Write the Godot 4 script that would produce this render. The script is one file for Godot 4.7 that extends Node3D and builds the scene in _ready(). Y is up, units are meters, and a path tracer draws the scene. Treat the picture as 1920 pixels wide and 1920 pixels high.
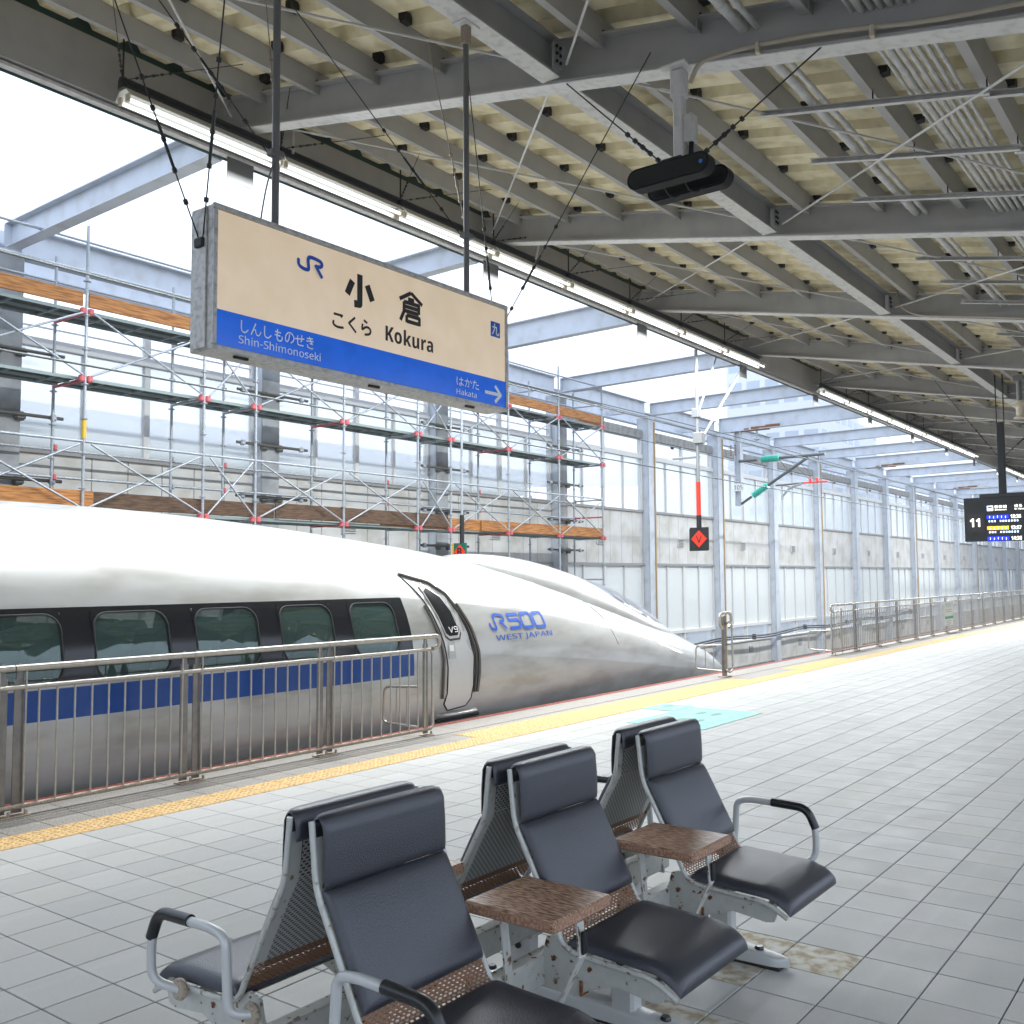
extends Node3D
# A shinkansen platform: tiled floor, canopy, train, wall with scaffold, bench, signs.
# World: x runs along the rails, y is up, -z points to the train; platform floor is y = 0; metres.

var M := {}
var rng := RandomNumberGenerator.new()
var count := {}
var cache := {}
const CAM := Vector3(0, 1.661, 0)

# ---------------------------------------------------------------- naming and tree helpers
func numbered(parent: Node, called: String) -> String:
	var key := str(parent.get_instance_id()) + called
	var n: int = count.get(key, 0)
	count[key] = n + 1
	return called if n == 0 else "%s_%03d" % [called, n]

func tag(o: Node, label: String, category: String, group := "") -> Node:
	o.set_meta("label", label)
	o.set_meta("category", category)
	if group != "":
		o.set_meta("group", group)
	return o

func thing(called: String, label: String, category: String, group := "", at := Vector3.ZERO) -> Node3D:
	var o := Node3D.new()
	o.name = numbered(self, called)
	o.position = at
	add_child(o, true)
	tag(o, label, category, group)
	return o

func structure(called: String) -> Node3D:
	var o := Node3D.new()
	o.name = numbered(self, called)
	add_child(o, true)
	o.set_meta("kind", "structure")
	return o

func part(parent: Node, called: String) -> Node3D:
	var o := Node3D.new()
	o.name = numbered(parent, called)
	parent.add_child(o, true)
	return o

func put(parent: Node, called: String, mesh: Mesh, material: Material, t := Transform3D()) -> MeshInstance3D:
	var o := MeshInstance3D.new()
	o.name = numbered(parent, called)
	o.mesh = mesh
	o.material_override = material
	o.transform = t
	parent.add_child(o, true)
	return o

func copy(o: Node3D, label: String) -> Node3D:
	var c: Node3D = o.duplicate()
	var base: String = o.name
	var re := RegEx.create_from_string("_[0-9]{3}$")
	base = re.sub(base, "")
	c.name = numbered(self, base)
	add_child(c, true)
	c.set_meta("label", label)
	return c

# ---------------------------------------------------------------- mesh helpers
class MB:
	var v := PackedVector3Array()
	var n := PackedVector3Array()
	var u := PackedVector2Array()
	func tri(a: Vector3, b: Vector3, c: Vector3, out: Vector3) -> void:
		var nn := (b - a).cross(c - a)
		if nn.dot(out) < 0:
			var t := b
			b = c
			c = t
			nn = -nn
		nn = nn.normalized() if nn.length() > 1e-12 else Vector3.UP
		v.append_array(PackedVector3Array([a, c, b]))
		n.append_array(PackedVector3Array([nn, nn, nn]))
		u.append_array(PackedVector2Array([Vector2(a.x, a.y), Vector2(c.x, c.y), Vector2(b.x, b.y)]))
	func quad(a: Vector3, b: Vector3, c: Vector3, d: Vector3, out: Vector3) -> void:
		tri(a, b, c, out)
		tri(a, c, d, out)
	func stri(p: Array, nn: Array, uv: Array) -> void:
		var g: Vector3 = (p[1] - p[0]).cross(p[2] - p[0])
		var order := [0, 1, 2]
		if g.dot(nn[0] + nn[1] + nn[2]) > 0:
			order = [0, 2, 1]
		for k in order:
			v.append(p[k])
			n.append(nn[k] if nn[k].is_finite() and nn[k].length() > .5 else Vector3.UP)
			u.append(uv[k])
	func box(c: Vector3, s: Vector3) -> void:
		var h := s * 0.5
		for ax in 3:
			for sg in [-1.0, 1.0]:
				var o := Vector3.ZERO
				o[ax] = sg
				var a1 := (ax + 1) % 3
				var a2 := (ax + 2) % 3
				var e1 := Vector3.ZERO
				e1[a1] = h[a1]
				var e2 := Vector3.ZERO
				e2[a2] = h[a2]
				var m: Vector3 = c + o * h[ax]
				quad(m - e1 - e2, m + e1 - e2, m + e1 + e2, m - e1 + e2, o)
	# a smooth grid of points; flip turns the normals over
	func grid(p: Array, flip := false, uv := []) -> void:
		var R := p.size()
		var C: int = p[0].size()
		var nr := []
		for i in R:
			var row := []
			for j in C:
				var a: Vector3 = p[min(i + 1, R - 1)][j] - p[max(i - 1, 0)][j]
				var b: Vector3 = p[i][min(j + 1, C - 1)] - p[i][max(j - 1, 0)]
				var q := a.cross(b)
				if q.length() < 1e-12:
					var i2: int = clampi(i, 1, R - 2) if R > 2 else i
					a = p[min(i2 + 1, R - 1)][j] - p[max(i2 - 1, 0)][j]
					var j2: int = clampi(j, 1, C - 2) if C > 2 else j
					b = p[i2][min(j2 + 1, C - 1)] - p[i2][max(j2 - 1, 0)]
					q = a.cross(b)
				q = q.normalized()
				if q.length() < .5 or not q.is_finite():
					q = Vector3.UP
				row.append(-q if flip else q)
			nr.append(row)
		for i in R - 1:
			for j in C - 1:
				var P := [p[i][j], p[i + 1][j], p[i + 1][j + 1], p[i][j + 1]]
				var N := [nr[i][j], nr[i + 1][j], nr[i + 1][j + 1], nr[i][j + 1]]
				var U := [Vector2.ZERO, Vector2.ZERO, Vector2.ZERO, Vector2.ZERO]
				if uv.size():
					U = [uv[i][j], uv[i + 1][j], uv[i + 1][j + 1], uv[i][j + 1]]
				stri([P[0], P[1], P[2]], [N[0], N[1], N[2]], [U[0], U[1], U[2]])
				stri([P[0], P[2], P[3]], [N[0], N[2], N[3]], [U[0], U[2], U[3]])
	func mesh() -> ArrayMesh:
		var a := []
		a.resize(Mesh.ARRAY_MAX)
		a[Mesh.ARRAY_VERTEX] = v
		a[Mesh.ARRAY_NORMAL] = n
		a[Mesh.ARRAY_TEX_UV] = u
		var m := ArrayMesh.new()
		if v.size():
			m.add_surface_from_arrays(Mesh.PRIMITIVE_TRIANGLES, a)
		return m

# box with chamfered edges, centred on the origin, cached by size
func bevel_box(s: Vector3, b := 0.0) -> Mesh:
	var key := "b%.4f_%.4f_%.4f_%.4f" % [s.x, s.y, s.z, b]
	if cache.has(key):
		return cache[key]
	var m: Mesh
	var mb := MB.new()
	if b <= 0.0:
		mb.box(Vector3.ZERO, s)
	else:
		var h := s * 0.5
		b = min(b, min(h.x, min(h.y, h.z)) * 0.9)
		for ax in 3:
			var a1 := (ax + 1) % 3
			var a2 := (ax + 2) % 3
			for sg in [-1.0, 1.0]:
				var o := Vector3.ZERO
				o[ax] = sg
				var e1 := Vector3.ZERO
				e1[a1] = h[a1] - b
				var e2 := Vector3.ZERO
				e2[a2] = h[a2] - b
				var c: Vector3 = o * h[ax]
				mb.quad(c - e1 - e2, c + e1 - e2, c + e1 + e2, c - e1 + e2, o)
				# chamfer strips along the axis a2 between ax and a1
				for s1 in [-1.0, 1.0]:
					var p := Vector3.ZERO
					p[ax] = sg * h[ax]
					p[a1] = s1 * (h[a1] - b)
					var q := Vector3.ZERO
					q[ax] = sg * (h[ax] - b)
					q[a1] = s1 * h[a1]
					mb.quad(p - e2, p + e2, q + e2, q - e2, p + q)
		for sx in [-1.0, 1.0]:
			for sy in [-1.0, 1.0]:
				for sz in [-1.0, 1.0]:
					var k := Vector3(sx, sy, sz)
					var i := h - Vector3(b, b, b)
					mb.tri(k * Vector3(h.x, i.y, i.z), k * Vector3(i.x, h.y, i.z), k * Vector3(i.x, i.y, h.z), k)
	m = mb.mesh()
	cache[key] = m
	return m

func box(parent: Node, called: String, c: Vector3, s: Vector3, material: Material, bev := 0.0) -> MeshInstance3D:
	return put(parent, called, bevel_box(s, bev), material, Transform3D(Basis(), c))

func along(p: Vector3, q: Vector3, up := Vector3.UP) -> Basis:   # y axis from p to q
	var y := (q - p).normalized()
	if absf(y.dot(up)) > 0.999:
		up = Vector3.RIGHT
	var x := y.cross(up).normalized()
	return Basis(x, y, x.cross(y))

func tube(parent: Node, called: String, p: Vector3, q: Vector3, r: float, material: Material, seg := 8) -> MeshInstance3D:
	var key := "c%.3f_%.4f_%d" % [p.distance_to(q), r, seg]
	if not cache.has(key):
		var c := CylinderMesh.new()
		c.top_radius = r
		c.bottom_radius = r
		c.height = snappedf(p.distance_to(q), 0.001)
		c.radial_segments = seg
		c.rings = 0
		cache[key] = c
	return put(parent, called, cache[key], material, Transform3D(along(p, q), (p + q) * 0.5))

# bar with a rectangular section w (across) by t, from p to q
func bar(parent: Node, called: String, p: Vector3, q: Vector3, w: float, t: float, material: Material, bev := 0.0, up := Vector3.UP) -> MeshInstance3D:
	return put(parent, called, bevel_box(Vector3(w, snappedf(p.distance_to(q), 0.001), t), bev), material, Transform3D(along(p, q, up), (p + q) * 0.5))

# extrusion of a closed 2D outline from p to q; the outline's y follows up, its x is to the right of the run
func extrude(outline: PackedVector2Array, p: Vector3, q: Vector3, up := Vector3.UP, caps := true, mb: MB = null) -> Mesh:
	if mb == null:
		mb = MB.new()
	var d := (q - p).normalized()
	var x := d.cross(up).normalized()
	var y := x.cross(d)
	var cw := Geometry2D.is_polygon_clockwise(outline)
	var N := outline.size()
	for i in N:
		var a := outline[i]
		var b := outline[(i + 1) % N]
		var e := b - a
		var o2 := Vector2(-e.y, e.x) if cw else Vector2(e.y, -e.x)
		var o := x * o2.x + y * o2.y
		var A := x * a.x + y * a.y
		var B := x * b.x + y * b.y
		mb.quad(p + A, p + B, q + B, q + A, o)
	if caps:
		var ix := Geometry2D.triangulate_polygon(outline)
		for k in range(0, ix.size(), 3):
			var t := []
			for m in 3:
				var a := outline[ix[k + m]]
				t.append(x * a.x + y * a.y)
			mb.tri(p + t[0], p + t[1], p + t[2], -d)
			mb.tri(q + t[0], q + t[1], q + t[2], d)
	return mb.mesh()

func i_outline(h: float, w: float, tw: float, tf: float) -> PackedVector2Array:   # y from 0 to h
	var a := w / 2
	var b := tw / 2
	return PackedVector2Array([Vector2(-a, 0), Vector2(a, 0), Vector2(a, tf), Vector2(b, tf), Vector2(b, h - tf), Vector2(a, h - tf), Vector2(a, h), Vector2(-a, h), Vector2(-a, h - tf), Vector2(-b, h - tf), Vector2(-b, tf), Vector2(-a, tf)])

func c_outline(h: float, w: float, t: float, s := 1.0) -> PackedVector2Array:
	return PackedVector2Array([Vector2(0, 0), Vector2(w * s, 0), Vector2(w * s, t), Vector2(t * s, t), Vector2(t * s, h - t), Vector2(w * s, h - t), Vector2(w * s, h), Vector2(0, h)])

func plate(outline: PackedVector2Array, p: Vector3, n: Vector3, up: Vector3, t: float) -> Mesh:
	return extrude(outline, p, p + n.normalized() * t, up)

# round tube along a polyline whose corners are rounded
func smooth_path(pts: Array, r: float, k := 5) -> Array:
	var out := [pts[0]]
	for i in range(1, pts.size() - 1):
		var a: Vector3 = pts[i - 1] - pts[i]
		var b: Vector3 = pts[i + 1] - pts[i]
		var rr: float = min(r, min(a.length(), b.length()) * 0.49)
		var s: Vector3 = pts[i] + a.normalized() * rr
		var e: Vector3 = pts[i] + b.normalized() * rr
		for m in k + 1:
			var t := float(m) / k
			out.append(s.lerp(pts[i], t).lerp(Vector3(pts[i]).lerp(e, t), t))
	out.append(pts[-1])
	return out

func pipe(pts: Array, r: float, seg := 8, mb: MB = null, caps := true) -> Mesh:
	if mb == null:
		mb = MB.new()
	var up := Vector3(0.123, 0.77, 0.31).normalized()
	var rows := []
	for i in pts.size():
		var d: Vector3 = (pts[min(i + 1, pts.size() - 1)] - pts[max(i - 1, 0)]).normalized()
		var x := d.cross(up).normalized()
		var y := x.cross(d)
		up = y
		var row := []
		for j in seg + 1:
			var a := TAU * j / seg
			row.append([x * cos(a) + y * sin(a), pts[i] + (x * cos(a) + y * sin(a)) * r])
		rows.append(row)
	for i in rows.size() - 1:
		for j in seg:
			var q := [rows[i][j], rows[i + 1][j], rows[i + 1][j + 1], rows[i][j + 1]]
			var z := [Vector2.ZERO, Vector2.ZERO, Vector2.ZERO]
			mb.stri([q[0][1], q[1][1], q[2][1]], [q[0][0], q[1][0], q[2][0]], z)
			mb.stri([q[0][1], q[2][1], q[3][1]], [q[0][0], q[2][0], q[3][0]], z)
	if caps:
		for e in [0, rows.size() - 1]:
			var d: Vector3 = pts[0] - pts[1] if e == 0 else pts[-1] - pts[-2]
			for j in seg:
				mb.tri(pts[e], rows[e][j][1], rows[e][j + 1][1], d)
	return mb.mesh()

# solid of revolution: profile is [radius, height] pairs, axis from p along d
func lathe(profile: Array, p: Vector3, d: Vector3, seg := 12) -> Mesh:
	var mb := MB.new()
	var b := along(Vector3.ZERO, d)
	var rows := []
	for pr in profile:
		var row := []
		for j in seg + 1:
			var a := TAU * j / seg
			row.append(p + b * Vector3(cos(a) * pr[0], pr[1], sin(a) * pr[0]))
		rows.append(row)
	for i in rows.size() - 1:
		for j in seg:
			var c: Vector3 = p + b.y * (profile[i][1] + profile[i + 1][1]) * 0.5
			var m: Vector3 = (rows[i][j] + rows[i + 1][j + 1]) * 0.5
			var o: Vector3 = m - c
			o -= b.y * o.dot(b.y)
			o = o.normalized() * (profile[i + 1][1] - profile[i][1]) - b.y * (profile[i + 1][0] - profile[i][0])
			if o.length() < 1e-9:
				o = m - c
			mb.quad(rows[i][j], rows[i + 1][j], rows[i + 1][j + 1], rows[i][j + 1], o)
	return mb.mesh()

# ---------------------------------------------------------------- lettering from pen strokes
const KANA := {
	"こ": [[.14, .86, .8, .86, .68, .74], [.15, .42, .11, .25, .26, .12, .55, .08, .88, .12]],
	"く": [[.72, .97, .24, .52, .8, .03]],
	"ら": [[.33, .97, .62, .83], [.24, .72, .2, .36, .45, .53, .7, .55, .86, .38, .74, .14, .36, .04]],
	"し": [[.28, .97, .26, .35, .36, .11, .6, .07, .88, .32]],
	"ん": [[.52, .97, .08, .03, .28, .4, .44, .46, .5, .2, .62, .05, .8, .1, .95, .38]],
	"も": [[.44, .97, .38, .3, .48, .08, .72, .06, .87, .24, .82, .42], [.14, .72, .72, .7], [.1, .46, .66, .44]],
	"の": [[.55, .82, .48, .4, .3, .14, .12, .25, .12, .56, .35, .87, .66, .87, .9, .6, .86, .3, .58, .06]],
	"せ": [[.03, .56, .97, .67], [.7, .95, .7, .5, .58, .36], [.28, .86, .28, .25, .38, .1, .86, .1]],
	"き": [[.14, .8, .78, .87], [.1, .58, .84, .66], [.4, .99, .72, .4, .46, .44], [.2, .32, .23, .12, .48, .03, .78, .05]],
	"は": [[.13, .93, .08, .5, .16, .06], [.38, .7, .93, .72], [.68, .96, .68, .22, .55, .07, .38, .12, .44, .29, .66, .28, .93, .1]],
	"か": [[.06, .67, .54, .72, .6, .5, .52, .1, .36, .13], [.36, .97, .27, .45, .08, .04], [.74, .82, .94, .5]],
	"た": [[.06, .75, .6, .78], [.34, .98, .08, .04], [.5, .5, .9, .52], [.48, .28, .54, .1, .93, .08]],
	"小": [[.5, 1.0, .5, .09, .3, .07], [.24, .74, .06, .3], [.76, .74, .95, .3]],
	"倉": [[.5, .99, .02, .7], [.5, .99, .98, .7], [.37, .77, .63, .77], [.2, .65, .83, .65, .83, .37], [.22, .51, .82, .51], [.22, .37, .82, .37], [.2, .65, .2, .34, .05, .03], [.31, .24, .85, .24, .85, .0], [.31, .24, .31, .0], [.31, .05, .85, .05]],
	"九": [[.08, .68, .66, .68, .62, .14, .74, .05, .93, .08, .95, .27], [.38, .98, .34, .5, .05, .03]],
	"新": [[.25, 1, .25, .88], [.05, .86, .48, .86], [.04, .62, .48, .62], [.15, .82, .2, .66], [.38, .82, .32, .66], [.05, .42, .48, .42], [.26, .6, .26, 0], [.24, .38, .06, .15], [.3, .38, .46, .2], [.9, .97, .6, .85, .6, .4, .5, .02], [.6, .6, .97, .6], [.8, .6, .8, 0]],
	"幹": [[.05, .85, .48, .85], [.26, 1, .26, .7], [.1, .68, .43, .68, .43, .38, .1, .38, .1, .68], [.1, .53, .43, .53], [.04, .2, .5, .2], [.26, .36, .26, 0], [.75, 1, .52, .75], [.75, 1, .98, .75], [.62, .7, .88, .7], [.55, .45, .96, .45], [.75, .7, .75, 0]],
	"線": [[.26, 1, .08, .75, .3, .68], [.4, .85, .1, .5, .42, .52], [.26, .5, .26, 0], [.1, .3, .06, .08], [.36, .32, .44, .12], [.55, .9, .92, .9, .92, .58, .55, .58, .55, .9], [.55, .74, .92, .74], [.73, 1, .73, .05, .64, .08], [.5, .42, .68, .4, .48, .1], [.95, .48, .78, .36, .97, .04]],
	"博": [[.04, .6, .38, .6], [.2, 1, .2, 0], [.42, .85, .96, .85], [.48, .72, .9, .72, .9, .42, .48, .42, .48, .72], [.48, .57, .9, .57], [.69, 1, .69, .42], [.8, 1, .9, .92], [.4, .28, .97, .28], [.8, .4, .8, .02, .7, .06], [.52, .2, .6, .08]],
	"多": [[.45, 1, .2, .78], [.42, .9, .75, .9, .55, .66, .15, .5], [.38, .76, .5, .68], [.6, .58, .3, .3], [.55, .46, .92, .46, .7, .16, .18, 0], [.52, .32, .64, .22]],
	"J": [[.98, 1.0, .98, .18, .86, .07, .5, .05, .2, .12, .1, .28, .1, .55]],
	"5": [[.95, .93, .12, .93, .12, .57, .78, .57, .93, .47, .93, .18, .78, .07, .05, .07]],
	"0": [[.5, .93, .8, .93, .92, .8, .92, .2, .8, .07, .2, .07, .08, .2, .08, .8, .2, .93, .5, .93]],
	"jr": [[.05, .72, .05, .46, .12, .33, .26, .26, .36, .26, .43, .34, .43, .93, .8, .93, .92, .85, .95, .74, .9, .62, .8, .56, .68, .56], [.66, .62, .95, .02]],
	"jr_train": [[.05, .45, .05, .3, .12, .12, .24, .08, .36, .16, .36, .93, .82, .93, .92, .84, .92, .64, .82, .55, .62, .55], [.66, .55, .95, .05]],
	"arrow": [[.0, .5, .95, .5], [.62, .98, .98, .5, .62, .02]],
}

# strokes of one glyph as flat quads with round joints; put_at maps (u, v) of the unit box to space
func glyph(mb: MB, strokes: Array, w: float, put_at: Callable, aspect: float, out: Vector3, curve := true) -> void:
	var lift := 0.0
	for s in strokes:
		var pts := []
		for i in range(0, s.size(), 2):
			pts.append(Vector2(s[i], s[i + 1]))
		if curve and pts.size() > 3:
			var fine := []
			for i in pts.size() - 1:
				for k in 4:
					fine.append(Vector2(pts[i]).cubic_interpolate(pts[i + 1], pts[max(i - 1, 0)], pts[min(i + 2, pts.size() - 1)], k / 4.0))
			fine.append(pts[-1])
			pts = fine
		for i in pts.size() - 1:
			var a: Vector2 = pts[i] * Vector2(aspect, 1)
			var b: Vector2 = pts[i + 1] * Vector2(aspect, 1)
			var n := (b - a).normalized().orthogonal() * w * 0.5
			var q := [a - n, b - n, b + n, a + n]
			var P := []
			lift += .00011
			for k in q:
				P.append(put_at.call(k / Vector2(aspect, 1)) + out * lift)
			mb.quad(P[0], P[1], P[2], P[3], out)
			if i > 0:
				lift += .00011
				for k in 6:
					var a0 := TAU * k / 6
					var a1 := TAU * (k + 1) / 6
					var up := out * lift
					mb.tri(up + put_at.call(a / Vector2(aspect, 1)), up + put_at.call((a + Vector2(cos(a0), sin(a0)) * w * 0.5) / Vector2(aspect, 1)), up + put_at.call((a + Vector2(cos(a1), sin(a1)) * w * 0.5) / Vector2(aspect, 1)), out)

func text_mesh(s: String, height: float, bold := false) -> TextMesh:   # height of capitals in metres
	var t := TextMesh.new()
	var f := SystemFont.new()
	f.font_names = PackedStringArray(["Droid Sans"])
	if bold:
		f.font_weight = 700
	t.font = f
	t.text = s
	t.font_size = 64
	t.pixel_size = height / (64 * 0.714)
	t.depth = 0.0015
	t.curve_step = 1.5
	return t

# text laid over the box (x0..x1, base y) on a plane; right and up give the plane
func text_on(parent: Node, called: String, s: String, at: Vector3, right: Vector3, up: Vector3, width: float, height: float, material: Material, bold := false) -> MeshInstance3D:
	var t := text_mesh(s, height, bold)
	t.horizontal_alignment = HORIZONTAL_ALIGNMENT_LEFT
	t.vertical_alignment = VERTICAL_ALIGNMENT_BOTTOM
	var bb := t.get_aabb()
	var cap := text_mesh("H", height, bold)
	cap.vertical_alignment = VERTICAL_ALIGNMENT_BOTTOM
	var base := cap.get_aabb().position.y
	var k := width / bb.size.x
	var n := right.cross(up)
	var b := Basis(right * k, up, n)
	return put(parent, called, t, material, Transform3D(b, at - b * Vector3(bb.position.x, base, 0)))

# ---------------------------------------------------------------- materials
func noise_tex(sd: int, freq: float, cols: Array, stops: Array, size := 512, kind := FastNoiseLite.TYPE_SIMPLEX_SMOOTH, oct := 4) -> NoiseTexture2D:
	var n := FastNoiseLite.new()
	n.seed = sd
	n.frequency = freq
	n.noise_type = kind
	n.fractal_octaves = oct
	var g := Gradient.new()
	g.offsets = PackedFloat32Array(stops)
	g.colors = PackedColorArray(cols)
	var t := NoiseTexture2D.new()
	t.width = size
	t.height = size
	t.seamless = true
	t.noise = n
	t.color_ramp = g
	return t

func grey(v: float) -> Color:
	return Color(v, v, v)

func lin(r: float, g: float, b: float) -> Color:
	return Color(r, g, b).linear_to_srgb()

func mat(called: String, c: Color, rough: float, metal := 0.0, tex: Texture2D = null, scale := 1.0) -> StandardMaterial3D:
	var m := StandardMaterial3D.new()
	m.resource_name = called
	m.albedo_color = c
	m.roughness = rough
	m.metallic = metal
	if tex:
		m.albedo_texture = tex
		m.uv1_triplanar = true
		m.uv1_world_triplanar = true
		m.uv1_scale = Vector3.ONE * scale
	M[called] = m
	return m

func rough_map(m: StandardMaterial3D, tex: Texture2D) -> void:
	m.roughness_texture = tex
	m.roughness_texture_channel = BaseMaterial3D.TEXTURE_CHANNEL_RED

func bump(m: StandardMaterial3D, tex: Texture2D, cm: float) -> void:
	m.heightmap_enabled = true
	m.heightmap_texture = tex
	m.heightmap_scale = cm

func glow(called: String, c: Color, e: float) -> StandardMaterial3D:
	var m := mat(called, c, 0.4)
	m.emission_enabled = true
	m.emission = c
	m.emission_energy_multiplier = e
	return m

func glass(called: String, c: Color, a: float, rough := 0.05) -> StandardMaterial3D:
	var m := mat(called, Color(c, a), rough)
	m.transparency = BaseMaterial3D.TRANSPARENCY_ALPHA
	return m

func perforated(called: String, c: Color, cols: int, rust: Texture2D) -> StandardMaterial3D:
	# two staggered rows of slots per repeat
	var w := 48
	var h := 32
	var im := Image.create_empty(w, h, false, Image.FORMAT_RGBA8)
	im.fill(Color.WHITE)
	for y in h:
		for x in w:
			for s in [[w * 0.5, h * 0.25], [0.0, h * 0.75], [float(w), h * 0.75]]:
				var dx: float = maxf(absf(x + 0.5 - s[0]) - 9.0, 0.0)
				var dy: float = absf(y + 0.5 - s[1])
				if dx * dx + dy * dy < 4.8 * 4.8:
					im.set_pixel(x, y, Color(1, 1, 1, 0))
	var m := StandardMaterial3D.new()
	m.resource_name = called
	m.albedo_color = c
	m.albedo_texture = ImageTexture.create_from_image(im)
	m.roughness = 0.6
	m.transparency = BaseMaterial3D.TRANSPARENCY_ALPHA_SCISSOR
	m.alpha_scissor_threshold = 0.5
	m.cull_mode = BaseMaterial3D.CULL_DISABLED
	M[called] = m
	return m

func materials() -> void:
	var W := Color.WHITE
	var speck := noise_tex(1, 0.35, [grey(.58), grey(.84), grey(.96), W], [0.0, .40, .52, 1.0], 1024, FastNoiseLite.TYPE_SIMPLEX, 3)
	var wetty := noise_tex(2, 0.006, [grey(.46), grey(.52), grey(.58)], [.25, .5, .8], 512)
	var tones := [[.545, .54, .515], [.565, .56, .535], [.515, .51, .487], [.55, .54, .508]]
	for i in 4:
		var t: Array = tones[i]
		var m := mat("tile_%d" % i, lin(t[0], t[1], t[2]), 0.75, 0.0, speck, 1.1)
		rough_map(m, wetty)
		m.roughness = 1.0
		m.metallic_specular = 0.25
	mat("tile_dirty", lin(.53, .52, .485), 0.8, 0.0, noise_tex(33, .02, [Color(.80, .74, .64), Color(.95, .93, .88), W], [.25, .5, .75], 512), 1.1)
	var tv := mat("tile_far", W, 1.0, 0.0, speck, 1.1)
	tv.metallic_specular = 0.25
	tv.vertex_color_use_as_albedo = true
	rough_map(tv, wetty)
	mat("grout", lin(.10, .095, .088), 0.9)
	mat("tactile", lin(.72, .47, .19), 0.55, 0.0, noise_tex(3, .05, [grey(.75), grey(.95), W], [.2, .5, 1.0], 256), 1.5)
	mat("edge_slab", lin(.40, .37, .33), 0.7, 0.0, noise_tex(4, .1, [grey(.6), grey(.9), W], [.2, .55, 1.0], 512), 1.2)
	mat("red_edge", lin(.40, .075, .045), 0.7, 0.0, noise_tex(5, .08, [grey(.6), W], [.3, .8], 256), 1.0)
	mat("teal", lin(.24, .58, .48), 0.5, 0.0, noise_tex(6, .03, [grey(.86), W], [.3, .7], 256), 1.0)
	mat("teal_mark", lin(.12, .26, .22), 0.6)
	mat("concrete", lin(.32, .31, .29), 0.9, 0.0, noise_tex(7, .03, [grey(.6), grey(.9), W], [.2, .55, 1.0], 512), .4)
	mat("ballast", lin(.17, .155, .14), 0.95, 0.0, noise_tex(8, .3, [grey(.3), grey(.8), W], [.2, .5, .8], 512, FastNoiseLite.TYPE_CELLULAR, 1), .9)
	mat("rail_steel", lin(.3, .27, .24), 0.45, 0.8)
	# canopy
	mat("beam_grey", lin(.42, .41, .395), 0.5, 0.0, noise_tex(9, .01, [grey(.95), grey(.98), W], [.2, .5, 1.0], 512), .5)
	mat("beam_pale", lin(.70, .685, .66), 0.5, 0.0, noise_tex(10, .02, [grey(.9), grey(.98), W], [.2, .5, 1.0], 512), .8)
	mat("roof_cream", lin(.84, .765, .555), 0.6, 0.0, noise_tex(11, .015, [Color(.86, .84, .78), Color(.96, .95, .92), W], [.2, .5, .9], 512), .5)
	mat("clip_black", lin(.02, .02, .02), 0.6)
	mat("gutter_green", lin(.018, .05, .043), 0.5)
	mat("rod_dark", lin(.022, .02, .018), 0.6)
	mat("pole_grey", lin(.24, .245, .25), 0.5, 0.2)
	mat("rod_grey", lin(.16, .16, .155), 0.5, 0.3)
	mat("conduit", lin(.64, .625, .60), 0.45, 0.0, noise_tex(12, .03, [grey(.93), W], [.3, .7], 256), 1.0)
	mat("conduit_beige", lin(.42, .37, .29), 0.5)
	mat("fixture", lin(.55, .54, .50), 0.4)
	mat("fixture_dark", lin(.10, .095, .085), 0.6)
	glow("tube_light", Color(.97, .99, 1.0), 0.6)
	mat("plastic_black", lin(.004, .0045, .005), 0.75)
	mat("plastic_blue", lin(.05, .2, .6), 0.4)
	mat("cream_plastic", lin(.55, .48, .36), 0.45)
	# sign
	mat("sign_face", lin(.80, .71, .575), 0.3, 0.0, noise_tex(13, .01, [Color(.965, .96, .945), Color(.985, .98, .975), W], [.2, .5, .8], 512), .6)
	M.sign_face.emission_enabled = true
	M.sign_face.emission = Color(1.0, .86, .68)
	M.sign_face.emission_energy_multiplier = 0.09
	M.sign_face.resource_name = "sign_face"
	mat("sign_blue", lin(.010, .125, .66), 0.16, 0.0, noise_tex(14, .02, [grey(.93), W], [.25, .7], 256), .8)
	M.sign_blue.emission_enabled = true
	M.sign_blue.emission = Color(.03, .38, .85)
	M.sign_blue.emission_energy_multiplier = 0.10
	mat("sign_steel", lin(.56, .55, .52), 0.45, 0.35, noise_tex(15, .05, [grey(.8), grey(.93), W], [.15, .42, .8], 512), .8)
	mat("ink_black", lin(.008, .007, .01), 0.4)
	mat("ink_blue", lin(.01, .09, .50), 0.4)
	mat("ink_white", lin(.82, .83, .82), 0.4)
	# wall
	mat("steel_blue", lin(.58, .615, .67), 0.5, 0.0, noise_tex(16, .012, [Color(.93, .92, .90), Color(.975, .975, .97), W], [.15, .45, .8], 512), .35)
	mat("steel_primer", lin(.33, .34, .345), 0.6, 0.0, noise_tex(17, .012, [grey(.86), W], [.2, .7], 256), .6)
	mat("panel", lin(.62, .612, .59), 0.6, 0.0, noise_tex(18, .008, [Color(.91, .90, .87), Color(.97, .965, .955), W], [.2, .5, .85], 512), .3)
	mat("panel_frame", lin(.66, .65, .63), 0.5)
	mat("sill_dark", lin(.30, .29, .28), 0.6)
	mat("cap_grey", lin(.36, .35, .33), 0.8, 0.0, noise_tex(19, .02, [grey(.85), W], [.2, .7], 256), .7)
	mat("vent", lin(.36, .35, .33), 0.6)
	mat("rust", lin(.34, .15, .055), 0.9, 0.0, noise_tex(20, .08, [grey(.5), W], [.2, .7], 256), 1.4)
	mat("streak", lin(.50, .34, .17), 0.8)
	glass("pane_milk", lin(.80, .85, .86), .38, .3)
	glass("pane_lower", lin(.82, .84, .81), .66, .4)
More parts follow.
